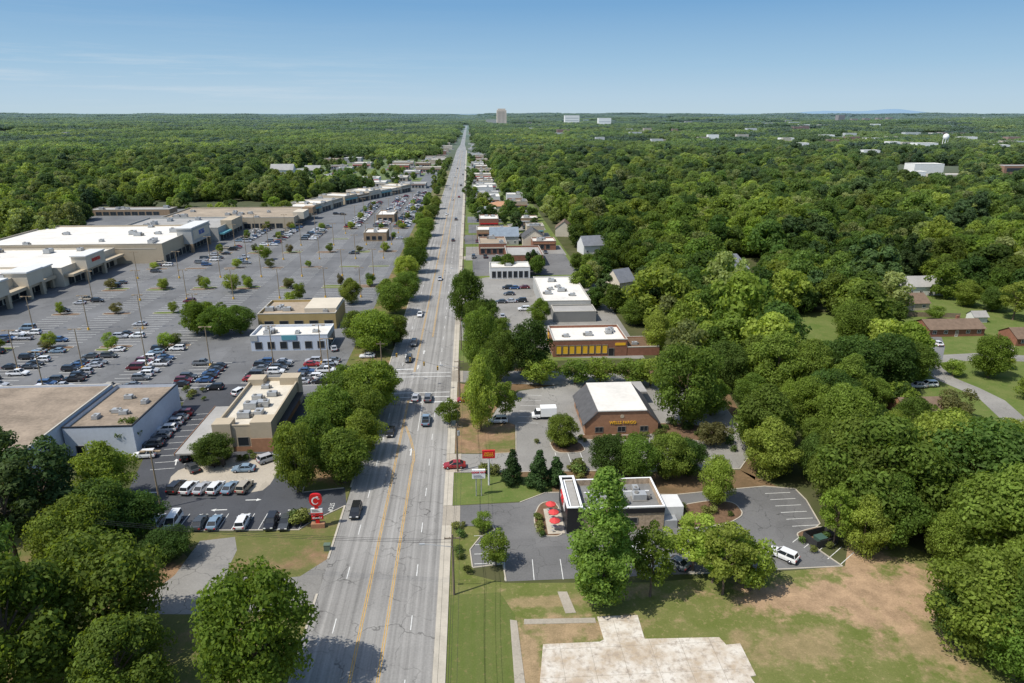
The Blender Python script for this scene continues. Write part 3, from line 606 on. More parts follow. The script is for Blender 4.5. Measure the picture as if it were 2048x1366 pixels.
x,y,w,d=hp((2025,690),(2090,694),8); house('house','white-trimmed brick house at the lawn edge',x,y,w,d,2.8,2.2,BRICK,SHINGB)
x,y=G(1952,642); house('shed','small white garden shed with gabled roof',x,y,5,4,2.4,1.4,WHITE,RGREY,wins=False)['category']='shed'
house('house','blue-grey roofed gabled office by the road',20,385,16,12,5,4,STUCCO3,M('blue_shingle',(.2,.24,.28),.9,.2,.6)); house('house','steep grey-roofed house beside the shops',36,380,12,12,5,4,STUCCO2,SHING,rz=1.57)
house('shop_building','shop with orange hipped roof beside the road',24,520,18,16,4.5,2.5,STUCCO2,SHINGO,hip=7)
house('white_house','white farmhouse-style building with grey gables',-215,830,26,14,8,6,WHITE,RGREY); house('white_house','white clapboard wing with gabled roof',-185,850,18,12,6,5,WHITE,RGREY)
BR=[]
gl='small commercial buildings along the road'
def rb(x,y,w,d,grp=gl):
    h=R.uniform(4,6.5); wl=R.choice((STUCCO,STUCCO2,BRICK,BRICKT,WHITE,STUCCO3)); rf=R.choice((RWHITE,RWHITE,RGREY,RTAN,RWHITE))
    nm={STUCCO:'tan',STUCCO2:'cream',BRICK:'red brick',BRICKT:'tan brick',WHITE:'white',STUCCO3:'grey'}[wl]
    o=Bld('shop_building','%s shop building with flat %s roof'%(nm,{RWHITE:'white',RGREY:'grey',RTAN:'gravel'}[rf]),rect(x-w/2,x+w/2,y-d/2,y+d/2),h,wl,rf,.6,2 if y<900 else 1,usz=1.3,group=grp)
    k=.8
    if y<1000:
        while k+2.5<w: o.panel(0,k,k+2.2,.6,3); k+=3.1
        o.panel(0,.5,w-.5,3.3,3.9,R.choice((TEAL,STUCCO2,BRICK2,REDS,WHITE)),.25,'awning',False)
    if y<1000:
        for j in range(5):
            if R.random()<.7: CARS.append((x-w/2-3+j*3,y-d/2-8+R.uniform(-.3,.3),R.choice((0,math.pi))))
    BR.append((x,y,max(w,d)/2+3)); sheet('parking_lot',rect(x-w/2-7,x+w/2+4,y-d/2-14,y+d/2+2),.012+R.random()*.003,R.choice((A_PALE,A_PALE,A_MID,A_LOT)),'small asphalt parking lot','parking lot')
y=362
while y<1500:
    if not (372<y<398 or 505<y<535): rb(R.uniform(12,20),y,R.uniform(12,20),R.uniform(12,22))
    if y<640 and R.random()<.6 and not 365<y<400: rb(R.uniform(38,42),y+6,R.uniform(10,14),R.uniform(10,14))
    y+=R.uniform(30,44)
while y<3600: rb(R.uniform(16,26),y,R.uniform(16,30),R.uniform(16,30)); y+=R.uniform(90,190)
for k in range(42): 
    x=R.uniform(-215,-45); y=R.uniform(690,1090)
    if all(math.hypot(x-a,y-b)>c+16 for a,b,c in BR) and not (-240<x<-165 and 810<y<870): rb(x,y,R.uniform(18,36),R.uniform(14,24),'commercial buildings beyond the mall')
y=1110
while y<3600: rb(R.uniform(-52,-44),y,R.uniform(16,30),R.uniform(16,30),'commercial buildings beyond the mall'); y+=R.uniform(90,170)
for X0,X1,Y0,Y1 in ((-62,-50,468,490),(-60,-47,395,409)): 
    o=Bld('restaurant','low restaurant on the edge of the big lot',rect(X0,X1,Y0,Y1),4.6,BRICKT,RWHITE,.6,2)
    for k in range(3): o.panel(0,1+k*3.5,3.5+k*3.5,.7,3)
FARB=[]
def farb(px,py,wm,dm,h,wall,roof,label,name='distant_building',wn=0,mg=14):
    x,y=G(px,py); z=hill(x,y); o=Bld(name,label,rect(x-wm/2,x+wm/2,y-dm/2,y+dm/2),h,wall,roof,.5,0,group='distant town buildings')
    o.o.location.z=z; FARB.append((x,y,max(wm,dm)*.5+mg)); 
    for r in range(wn):
        o.panel(0,wm*.06,wm*.94,6+r*(h-8)/wn,6+r*(h-8)/wn+1.8,GLASSB,.2,'window_band',False)
    return o
TC=M('pale_tan_concrete',(.66,.56,.47),.8,.08,.01,hz=False)
tw_=farb(1003,251,56,50,84,TC,RGREY,'tall tan concrete tower above the trees','office_tower',0); cx,cy=tw_.c
tw_.part('upper_storey',cx-22,cx+22,cy-20,cy+20,84.6,93,[TC])
for k in range(6): tw_.panel(0,5+k*8,9+k*8,14,78,M('recessed_windows',(.33,.3,.28),.6,.1,.02,hz=False),.3,'window_band',False)
farb(990,250,110,60,30,STUCCO2,RGREY,'tan low block beside a tall tower')
WF=M('bright_white_concrete',(.8,.8,.78),.6,.05,hz=False)  # one even bright white base colour, left out of the distance tint
farb(1143,250,90,40,52,WF,RWHITE,'white multi-storey block on the skyline',wn=3); farb(1208,251,75,40,46,WF,RWHITE,'white multi-storey block on the skyline',wn=2)
farb(1678,250,40,40,56,BRICK2,RGREY,'red brick tower above distant trees',wn=5)
for px,pw in ((1705,30),(1730,34),(1755,26),(1775,24)): farb(px,254,pw,26,30,BRICK2,RGREY,'red brick block above distant trees',wn=3)
farb(2035,352,52,20,12,BRICK2,RGREY,'brick school building with pale gable',mg=12,wn=2); farb(1845,350,36,20,13,WF,RWHITE,'long white-roofed industrial shed',mg=12); farb(1735,322,26,16,16,WF,RWHITE,'white building on a cleared slope',mg=30); farb(1765,330,20,12,12,WF,RWHITE,'white building on a cleared slope',mg=25)
farb(1810,360,40,14,9,WF,RWHITE,'long pale-roofed building in the woods',mg=10); farb(1890,364,36,14,8,STUCCO2,RWHITE,'long pale-roofed building in the woods',mg=10)
farb(1845,305,40,22,17,WF,RWHITE,'white-roofed warehouse in the trees',mg=30); farb(1015,272,70,40,15,BRICKT,RGREY,'tan civic building beside the road',mg=25)
for px,py,ww in ((1570,292,30),(1600,305,22),(1930,290,40),(1990,310,34),(2020,290,30),(1650,285,36),(1820,280,44),(1500,275,30)): farb(px,py,ww,18,17,R.choice((WF,WHITE,BRICK2)),RWHITE,'pale industrial building among trees',mg=24)
for k in range(100):
    px=R.uniform(1050,2060); py=R.uniform(246,300) if k%3 else R.uniform(243,256); x,y=G(px,py)
    farb(px,py,R.uniform(10,24)*(1+y/3500),R.uniform(10,20),R.uniform(13,19),R.choice((WHITE,WF,STUCCO2,STUCCO,BRICK)),R.choice((RWHITE,RWHITE,RGREY,RTAN)),'pale distant building among trees',mg=8)
for k in range(30):
    px=R.uniform(100,900); farb(px,R.uniform(244,280),R.uniform(12,30),16,R.uniform(13,17),STUCCO2,RWHITE,'pale distant building among trees',mg=8)
x,y=G(1887,301); FARB.append((x,y,20)); e=root('water_tower','white water tower on slender legs','water tower',x,y); q=MB()
prof=[(0,20),(3,20.5),(5.2,23),(5.6,26),(5,29),(2.5,31.2),(0,32)]
for (r0,z0),(r1,z1) in zip(prof,prof[1:]): q.tube((0,0,z0),(0,0,z1),max(r0,.01),max(r1,.01),20,cap=False)
q.make('tank',[WF],e,True); q=MB()
for a in range(6): q.tube((5*math.cos(a*1.047),5*math.sin(a*1.047),0),(4.8*math.cos(a*1.047),4.8*math.sin(a*1.047),24),.4,.35,6)
q.tube((0,0,0),(0,0,20.2),.9,.9,8); q.make('leg',[WF],e)
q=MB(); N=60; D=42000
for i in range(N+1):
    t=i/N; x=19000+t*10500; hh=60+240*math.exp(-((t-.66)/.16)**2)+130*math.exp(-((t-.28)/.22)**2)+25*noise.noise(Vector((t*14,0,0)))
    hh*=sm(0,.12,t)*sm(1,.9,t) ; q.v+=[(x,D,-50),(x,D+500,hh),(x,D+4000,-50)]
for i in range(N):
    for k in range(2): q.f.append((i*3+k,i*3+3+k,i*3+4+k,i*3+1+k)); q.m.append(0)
tag(q.make('hill',[flat('hazy_hill',(.2,.3,.4),1,0,0)],smooth=True),'faint blue hill on the horizon','hill','structure')  # distance haze painted in as the hill's flat pale blue
# ------------------------------------------------------------------ trees
def prof(shape,t):
    if shape=='round': return math.sqrt(max(0,1-(2*t-1)**2*.95))
    if shape=='broad': return (1-(abs(t-.38)/.66)**2.2) if t>.38 else (.55+.45*t/.38)
    if shape=='cone': return 1-.85*t
    if shape=='column': return min(1,.6+t*1.6)*(1-t**2*.8)
    if shape=='pine': return .55+.45*math.sin(t*3.1)
    return 1
def crown(seed,Rr,z0,z1,npuff,nleaf,ls,shape,mat,pr=(.24,.4)):
    rg=np.random.default_rng(seed); pc=[];rad=[]
    for i in range(npuff):
        t=rg.uniform(0.02,.95); a=rg.uniform(0,2*math.pi); k=prof(shape,t)*Rr; rr=rg.uniform(*pr)*Rr*(.75 if shape in('cone','column') else 1)
        if shape in ('cone','column'): rr=max(.15*Rr,min(rr,k*.6))
        q=max(0,k-rr*.8)*math.sqrt(rg.uniform(.25,1))*rg.uniform(.82,1.18); pc.append((q*math.cos(a),q*math.sin(a),z0+t*(z1-z0)-rr*.3)); rad.append(rr)
    pc=np.array(pc); rad=np.array(rad); w=rad**2/np.sum(rad**2); idx=rg.choice(npuff,nleaf,p=w)
    d=rg.normal(size=(nleaf,3)); d[:,2]+=.4; d/=np.linalg.norm(d,axis=1)[:,None]
    dist=rad[idx]*(1.2-.55*rg.random(nleaf)**1.4); P=pc[idx]+d*dist[:,None]*np.array([1,1,.8])
    n=d+.45*rg.normal(size=(nleaf,3)); n/=np.linalg.norm(n,axis=1)[:,None]
    u=np.cross(n,rg.normal(size=(nleaf,3))); u/=np.linalg.norm(u,axis=1)[:,None]; v=np.cross(n,u); s=ls*rg.uniform(.5,1.3,nleaf)[:,None]
    V=np.stack([P-u*s,P-v*s*.6,P+u*s,P+v*s*.6],1).reshape(-1,3)
    me=bpy.data.meshes.new('crown'); me.vertices.add(len(V)); me.vertices.foreach_set('co',V.ravel().astype(np.float32))
    me.loops.add(len(V)); me.loops.foreach_set('vertex_index',np.arange(len(V),dtype=np.int32)); me.polygons.add(nleaf)
    me.polygons.foreach_set('loop_start',np.arange(0,len(V),4,dtype=np.int32)); me.update(calc_edges=True); me.validate(); me.materials.append(mat); return me,pc
def trunkm(seed,h,r,pc,top,nl=9,mat=BARK):
    rr=random.Random(seed); q=MB(); pts=[Vector((0,0,-.1)),Vector((rr.uniform(-.2,.2),rr.uniform(-.2,.2),top*.4)),Vector((rr.uniform(-.4,.4),rr.uniform(-.4,.4),top*.8))]
    q.tube(pts[0],pts[0]+Vector((0,0,.5)),r*1.5,r*1.05,9,cap=False); q.tube(pts[0]+Vector((0,0,.5)),pts[1],r*1.05,r*.75,9,cap=False); q.tube(pts[1],pts[2],r*.75,r*.35,8)
    sel=sorted(range(len(pc)),key=lambda i:rr.random())[:nl]
    for i in sel:
        p=Vector(pc[i]); z=max(top*.22,min(p.z*.7,top*.75)); t=z/(top*.8); b0=pts[0].lerp(pts[2],min(1,t)); mid=b0.lerp(p,.5)+Vector((0,0,.3))
        q.tube(b0,mid,r*.42,r*.25,6,cap=False); q.tube(mid,p,r*.25,r*.08,5,cap=False)
    return q.mesh('trunk',[mat],True)
g1=leafmat('leaf_oak',(.1,.165,.03),(.18,.24,.045)); g2=leafmat('leaf_maple',(.15,.225,.034),(.25,.3,.06)); g3=leafmat('leaf_deep',(.065,.12,.028),(.11,.165,.036)); g4=leafmat('leaf_pine',(.05,.09,.03),(.08,.12,.036),.3)
g5=leafmat('leaf_cypress',(.17,.265,.055),(.19,.28,.06),.5,.95,1.1); g6=leafmat('leaf_magnolia',(.035,.07,.02),(.05,.09,.028),.15); g7=leafmat('leaf_crape',(.12,.155,.05),(.19,.165,.075)); g8=leafmat('leaf_shrub',(.07,.125,.03),(.17,.18,.05),.25)
g9=leafmat('leaf_pale_new',(.2,.25,.08),(.25,.28,.11))
TREE={}
def variant(kind,seed,h,r,z0,np_,nl,ls,shape,mat,tr=.35,top=None,pr=(.24,.4),limbs=9):
    me,pc=crown(seed,r,z0,h,np_,nl,ls,shape,mat,pr); t=trunkm(seed,h,tr,pc,top or h*.85,limbs); TREE.setdefault(kind,[]).append((t,me,h,r))
for i,(m_,sh) in enumerate(((g1,'round'),(g2,'broad'),(g1,'broad'),(g3,'round'),(g2,'round'),(g1,'round'))):
    variant('broad',20+i,14,7,2.6,74,18000,.26,sh,m_,pr=(.15,.33))
for i,(m_,sh) in enumerate(((g1,'round'),(g2,'broad'),(g3,'round'),(g2,'round'),(g1,'broad'),(g4,'pine'),(g9,'round'),(g3,'broad'))):
    variant('lod',40+i,14 if i!=5 else 17,7 if i!=5 else 5,2.5,42,4200,.5,sh,m_,limbs=4,pr=(.15,.34))
variant('cypress',60,23,5,2.0,130,24000,.24,'column',g5,.3,21,(.22,.38),12)
for i in range(2): variant('pine',70+i,18,4.6,6.5,26,5600,.3,'pine',g4,.28,17,(.2,.36),16)
for i,m_ in enumerate((g2,g7,g1)): variant('small',80+i,6,3,1.6,24,3200,.2,'round',m_,.12,4.5,(.22,.4),10)
variant('magnolia',90,8,3,.6,44,6500,.2,'cone',g6,.16,7,(.28,.42),6)
variant('open',95,12,4.2,3.5,34,4800,.24,'round',g2,.18,11,(.16,.28),16)
for i in range(2): variant('shrub',100+i,1.2,.9,.15,9,420,.13,'round',g8,.04,.8,(.4,.6),3)
NAMES={'broad':('broadleaf_tree','tree'),'lod':('broadleaf_tree','tree'),'cypress':('cypress_tree','tree'),'pine':('pine_tree','tree'),'small':('ornamental_tree','tree'),'magnolia':('magnolia_tree','tree'),'open':('young_tree','tree'),'shrub':('shrub','shrub')}
LAB={'broad':'full green broadleaf tree in spring leaf','lod':'dense green broadleaf tree in the wood','cypress':'tall feathery pale green cypress standing in the grass','pine':'dark long-trunked pine with clumped needles','small':'small round ornamental tree in a kerbed island','magnolia':'dark glossy conical magnolia in pine straw','open':'slender open-crowned young tree','shrub':'clipped green shrub in a mulch bed'}
CR={}; NT=0
def tree(kind,x,y,h,r,v=None,label=None,group=None,z=0):
    global NT; NT+=kind!='shrub'
    L_=TREE[kind]; v=R.randrange(len(L_)) if v is None else v; t,c,hr,rr=L_[v]; nm,cat=NAMES[kind]
    e=root(nm,label or LAB[kind],cat,x,y,z,R.uniform(0,6.28),group=group or {'shrub':'shrubs','small':'ornamental trees','lod':'woodland trees','broad':'broadleaf trees'}.get(kind)); e.scale=(r/rr*R.uniform(.93,1.07),r/rr*R.uniform(.93,1.07),h/hr)
    link(bpy.data.objects.new('trunk',t),e); k=link(bpy.data.objects.new('crown',c),e); CR.setdefault((kind,v),k); return e
HT=[]
def T(kind,px,py,h,r,v=None,label=None): x,y=G(px,py); HT.append((x,y,r)); tree(kind,x,y,h,r,v,label)
for a in [('broad',215,1300,17,8.5,0),('broad',520,1392,18,8,4),('broad',60,1400,20,9,2),('broad',-60,1270,18,8,3),('broad',260,1420,13,7,2),('pine',110,1085,19,6,0),('pine',40,1140,19,6,1),('broad',210,1095,12,6,3),('broad',215,1012,13,6,1),('broad',340,1118,5.5,4,3),('broad',275,1075,8,5,3),('pine',0,1030,17,6,0),('broad',-60,1080,16,7,3),('broad',150,1150,13,6,0),('small',262,897,7,3.2,2),('broad',430,932,7,4.4,3),
 ('broad',597,985,14.5,4.7,4),('broad',690,965,11,6.2,5),('broad',640,930,12,5.5,0),('broad',728,910,10.5,5.2,1),('broad',668,880,12.5,6,5),('broad',725,862,11,5.5,0),('broad',740,832,13.5,7.3,4),('broad',690,828,12,6,0),('broad',768,797,10,4.8,1),
 ('broad',750,705,13,8,4),('broad',722,690,11,6.5,0),('broad',788,690,10,5.2,0),('broad',790,628,12,6.5,0),('broad',815,600,11,6,5),('broad',775,610,10,5,2),('broad',813,562,11,6.5,4),('broad',832,545,12,6,0),('broad',832,520,12,6.5,0),('broad',846,498,11,5.5,5),('broad',852,472,11,6,0),('broad',866,438,10,5.5,0),('broad',872,418,10,5,1),
 ('broad',395,668,11,5,4),('broad',440,672,10,6,0),('broad',482,668,9.5,5.5,5),('broad',418,655,9,5,1),('small',465,585,8,4,0),('small',600,602,7.5,3,0),('broad',702,608,10,4.5,1),('small',582,608,5,3,0),('small',530,520,7,4,2),
 ('cypress',1203,1208,23.5,5.7,0),('open',1300,1192,12.5,4.2,0),('open',1385,1140,10,5,0),('open',1445,1188,12,4.8,0),('small',1500,1180,9,4.2,0),('open',1425,1165,9,4,0),('small',1470,1150,8,3.6,2),('small',992,1132,6.5,2.7,0),('small',966,1066,4,2,2),('broad',1430,1012,10,3.6,4),('broad',1122,894,7.5,4,4),
 ('magnolia',1025,968,8,2.8,0),('magnolia',1078,975,8.5,3,0),('magnolia',1112,970,6.5,2.7,0),('broad',1215,950,8.5,4.5,3),('broad',1275,960,9.5,5,0),('broad',1335,958,9.5,4.8,5),('broad',1375,952,8,4,3),('small',1420,890,6,4.2,1),('broad',1365,852,20,8.4,0),
 ('broad',962,862,18,4.4,1),('broad',978,800,14,4,0),('open',1010,842,10,3.8,0),('small',900,850,6.5,3,0),('broad',1060,760,17,6,3),('broad',958,742,18.5,5.4,0),('broad',1002,762,14,4.6,5),('broad',932,657,20,6.2,5),('broad',955,690,15,4.6,0),('small',1080,770,8,5,0),('small',1150,768,7,5,2),('small',1200,765,7,5,0),('small',1262,770,7.5,5.5,2),('small',1300,772,8,5,0),('broad',1080,648,9,4.4,1),('broad',1310,702,13,5.5,1),('broad',1270,650,10,6,0),('broad',1420,830,9,5,4),
 ('broad',978,655,10,4,3),('broad',1000,690,9,4,0),('broad',1975,755,12,6,4),('small',1910,840,8,5,1),('small',1905,752,5,3.5,2),('open',2025,640,14,6,0),('broad',1690,790,16,8,3),('broad',1770,780,15,8.5,3),('broad',1825,765,11,6,5),('broad',1700,690,14,7,5),('broad',1560,700,14,7,0),('broad',1720,1110,11,4,1),('open',1665,1095,12,3.5,0),
 ('broad',1985,622,9,6,3),('broad',1930,612,10,6,1),('broad',1795,720,12,7,0),('broad',1640,735,8,4,3),('broad',1490,610,7,5,0),('broad',1440,608,7,5,3),('broad',1250,615,6,4.5,1),('small',2000,735,6,3.5,0),('small',1880,890,7,5,0),('broad',1950,905,8,5.5,0),('broad',2030,915,8,5.5,4),('small',1850,860,6,4,2),('small',2060,800,6,4,0),('small',1870,640,5,3.5,2)]: T(*a)
for X,y in islands:
    if R.random()<.7 and y<560: tree('small',X+R.uniform(-2.5,2.5),y+.5,R.uniform(3.2,5.8),R.uniform(1.7,2.7),group='ornamental trees in the parking islands'); HT.append((X,y,3))
def shr(px,py,n,sx,sy,s=1.):
    x,y=G(px,py)
    for _ in range(n): k=R.uniform(.7,1.4)*s; tree('shrub',x+R.gauss(0,sx),y+R.gauss(0,sy),1.1*k,.9*k,z=.05)
shr(607,1050,7,1.5,.8,1.6); shr(1075,1045,6,.3,3,.8); shr(920,1095,7,.6,4,.9); shr(1400,1030,12,4,1.5,.9); shr(1130,890,10,1.8,1.5,.8); shr(1330,860,12,4,2,1.1); shr(1440,870,10,3,3,1.2); shr(1160,945,6,1,1,1.5); shr(1130,940,5,2,.6,1.3); shr(990,945,4,2,1,1.3); shr(480,915,9,4,1.2,.9); shr(380,795,8,3,2,1.2); shr(560,880,7,.5,4,.9); shr(1300,1020,5,4,.5,.8); shr(1640,1085,5,2,1,.8); shr(1230,877,10,5,.3,.8)
FR=GP([(2075,1400),(1985,1335),(1865,1255),(1845,1185),(1735,1112),(1695,1080),(1668,1010),(1620,965),(1525,965),(1512,880),(1465,800),(1400,775),(1340,742),(1332,700),(1300,652),(1280,622),(1212,602)])+[(57,290),(57,420),(50,640),(34,680),(34,1150),(1200,1150),(900,600),(500,300),(140,60),(95,40)]
FL=GP([(-500,560),(-200,520),(0,498),(110,488),(165,465)])+[(-290,555),(-290,600),(-150,580),(-95,650),(-90,680),(-225,700),(-230,1130),(-1300,1150),(-900,500)]
FX=[GP(l) for l in ([(1555,640),(1660,640),(1720,690),(1745,735),(1640,755),(1550,730)],[(1785,595),(2200,615),(2200,935),(2000,935),(1880,900),(1845,800),(1790,700)],[(1425,515),(1515,515),(1530,605),(1420,605)],[(1212,548),(1284,548),(1292,615),(1215,615)],[(1985,330),(2100,330),(2100,374),(1985,374)],[(1780,332),(1925,332),(1925,380),(1780,380)],[(1160,478),(1206,478),(1212,532),(1160,532)],[(1108,448),(1146,448),(1148,492),(1108,492)],[(1795,568),(1870,568),(1880,610),(1790,610)],[(1700,345),(1745,345),(1750,372),(1700,372)])]
FX.append(rect(-280,-208,500,534))
pts=[]; y=35.
while y<1150:
    x=-.85*y-80
    while x<.85*y+110:
        xx=x+R.uniform(-3.8,3.8); yy=y+R.uniform(-3.8,3.8)
        if (inside(xx,yy,FR) or inside(xx,yy,FL)) and not any(inside(xx,yy,P) for P in FX) and not (yy<58 and xx>60) :
            if all(math.hypot(xx-a,yy-b)>c for a,b,c in FARB) and all(math.hypot(xx-a,yy-b)>c*.75+2 for a,b,c in HT) and not (yy>330 and noise.noise(Vector((xx/90,yy/90,5)))>.5):
                q_=R.random(); s=(R.uniform(.42,.85) if q_<.62 else R.uniform(.85,1.15) if q_<.9 else R.uniform(1.15,1.45))*(1+.35*noise.noise(Vector((xx/55,yy/55,1)))); pts.append((xx,yy,s,R.uniform(.8,1.15)))
        x+=7.
    y+=7.
def scat(x0,x1,y0,y1,n,s0,s1):
    for _ in range(n):
        x=R.uniform(x0,x1); y=R.uniform(y0,y1)
        if all(abs(x-a)>c or abs(y-b)>c for a,b,c in BR): pts.append((x,y,R.uniform(s0,s1),1))
scat(-1,50,360,660,90,.3,.8); scat(-1,34,660,1150,80,.3,.75); scat(-225,-32,700,1130,170,.35,.75); scat(44,57,215,300,9,.5,.8); scat(-34,-27,440,640,14,.35,.7); scat(-34,-26,640,1100,34,.3,.7); scat(-290,-210,530,560,16,.5,.9); scat(3,56,300,320,7,.4,.7); scat(-205,-125,505,545,14,.4,.8)
pts.sort(key=lambda p:math.hypot(p[0],p[1]))
lim=max(0,300-NT)
for x,y,s,w in pts[:lim]:
    k='broad' if math.hypot(x,y)<230 else 'lod'; tree(k,x,y,14*s,7*s*w*.95,R.choice((0,1,2,3,4,5)) if k=='broad' else R.choice((0,1,2,3,4)),label='dense green broadleaf tree at the wood edge')
for v in range(8):
    if ('lod',v) not in CR:
        x,y,s,w=pts[lim+v]; tree('lod',x,y,14*s,7*s,v)
def scatter(name,label,P,srcs):
    me=bpy.data.meshes.new(name); me.from_pydata([p[0] for p in P],[],[])
    for nm,ty,vals in (('rotv','FLOAT_VECTOR',[c for p in P for c in (0,0,p[1])]),('sclv','FLOAT_VECTOR',[c for p in P for c in p[2]])):
        me.attributes.new(nm,ty,'POINT').data.foreach_set('vector',vals)
    me.attributes.new('variant','INT','POINT').data.foreach_set('value',[p[3] for p in P])
    o=link(bpy.data.objects.new(name,me)); ng=bpy.data.node_groups.new(name,'GeometryNodeTree')
    ng.interface.new_socket('Geometry',in_out='INPUT',socket_type='NodeSocketGeometry'); ng.interface.new_socket('Geometry',in_out='OUTPUT',socket_type='NodeSocketGeometry')
    N=ng.nodes; gi=N.new('NodeGroupInput'); go=N.new('NodeGroupOutput'); ip=N.new('GeometryNodeInstanceOnPoints'); j=N.new('GeometryNodeJoinGeometry')
    for s in srcs[::-1]:
        q=N.new('GeometryNodeObjectInfo'); q.inputs['Object'].default_value=s; q.inputs['As Instance'].default_value=True; ng.links.new(q.outputs['Geometry'],j.inputs[0])
    def na(n,t): a=N.new('GeometryNodeInputNamedAttribute'); a.data_type=t; a.inputs['Name'].default_value=n; return a.outputs['Attribute']
    ng.links.new(gi.outputs[0],ip.inputs['Points']); ng.links.new(j.outputs[0],ip.inputs['Instance']); ip.inputs['Pick Instance'].default_value=True
    ng.links.new(na('variant','INT'),ip.inputs['Instance Index']); ng.links.new(na('rotv','FLOAT_VECTOR'),ip.inputs['Rotation']); ng.links.new(na('sclv','FLOAT_VECTOR'),ip.inputs['Scale'])
    ng.links.new(ip.outputs[0],go.inputs[0]); md=o.modifiers.new('scatter','NODES'); md.node_group=ng
    return tag(o,label,'forest','stuff')
def stand(x,y):
    v=noise.noise(Vector((x/70,y/70,20)))
    return R.choice((2,5,5,7,0)) if v>.28 else R.choice((6,1,3,0)) if v<-.3 else R.choice((0,0,1,2,2,3,4,4,6,7))
scatter('forest','dense spring-green deciduous forest canopy',[((x,y,0),R.uniform(0,6.28),(s*w,s*w,s),stand(x,y)) for x,y,s,w in pts[lim:]],[CR[('lod',v)] for v in range(8)])
srcs=[]
for v in range(5):
    rg=np.random.default_rng(500+v); V=[];n=0
    for cxx in np.arange(-30,31,7.4):
        for cyy in np.arange(-30,31,7.4):
            if rg.random()<.16: continue
            cx_,cy_=cxx+rg.uniform(-4,4),cyy+rg.uniform(-4,4); r_=rg.choice([rg.uniform(2.6,4.6),rg.uniform(4.6,7.4)]); hh=rg.uniform(6,14)+r_*.7; k=int(40+r_*r_*2.4)
            d=rg.normal(size=(k,3)); d[:,2]=np.abs(d[:,2])*1.0+.1; d/=np.linalg.norm(d,axis=1)[:,None]
            rr_=r_*(.6+.55*rg.random(k)); P=np.array([cx_,cy_,hh-r_])+d*rr_[:,None]; nrm=d+.4*rg.normal(size=(k,3)); nrm/=np.linalg.norm(nrm,axis=1)[:,None]
            u=np.cross(nrm,rg.normal(size=(k,3))); u/=np.linalg.norm(u,axis=1)[:,None]; w_=np.cross(nrm,u); s=rg.uniform(.7,1.6,k)[:,None]
            V.append(np.stack([P-u*s,P-w_*s*.7,P+u*s,P+w_*s*.7],1).reshape(-1,3))
    V=np.concatenate(V); n=len(V)//4; me=bpy.data.meshes.new('woodland'); me.from_pydata(V.tolist(),[],[(4*i,4*i+1,4*i+2,4*i+3) for i in range(n)]); me.materials.append((g1,g2,g3,g1,g4)[v])
    o=link(bpy.data.objects.new('woodland',me)); o.location=(300+v*70,1210,0); tag(o,'patch of distant green woodland canopy','woodland','stuff'); srcs.append(o)
P=[]; r=1120.
while r<18000:
    st=52*(1+r/5000); k=st/60; n=int(r*1.6/st)
    for i in range(n):
        a=-.8+1.6*(i+R.random())/n+YAW; rr_=r+R.uniform(-.3,.3)*st; x=rr_*math.sin(a); y=rr_*math.cos(a)
        if y<1150: continue
        kk=k*1.15
        if y<4300 and abs(x+13)<(24 if y<1700 else 14)+31*kk: continue
        if any(math.hypot(x-a_,y-b_)<c_+28*k for a_,b_,c_ in FARB): continue
        if noise.noise(Vector((x/420,y/420,7)))>(.42 if x<0 else .36): continue
        P.append(((x,y,hill(x,y)-1),R.choice((0,1.57,3.14,4.71))+R.uniform(-.3,.3),(kk,kk,1+.35*noise.noise(Vector((x/150,y/150,2)))+.12*min(3,r/4000)),R.choice((0,0,1,2,2,3,3,4,4)) if noise.noise(Vector((x/300,y/500,4)))<.1 else R.choice((0,1,1,3))))
    r+=st*.95
y=1165
while y<4300:
    for s in (-1,1):
        nw=0 if y<1650 else 16
        if R.random()<.6: P.append(((-13+s*(R.uniform(42,58)-nw),y,-2),0,(.33,.45,.85),R.choice((0,1,2))))
        if R.random()<.8: P.append(((-13+s*(R.uniform(72,88)-nw),y,-1),0,(.6,.7,1),R.choice((0,1,2))))
    y+=34
scatter('forest','hazy far-off forest reaching the horizon',P,srcs)
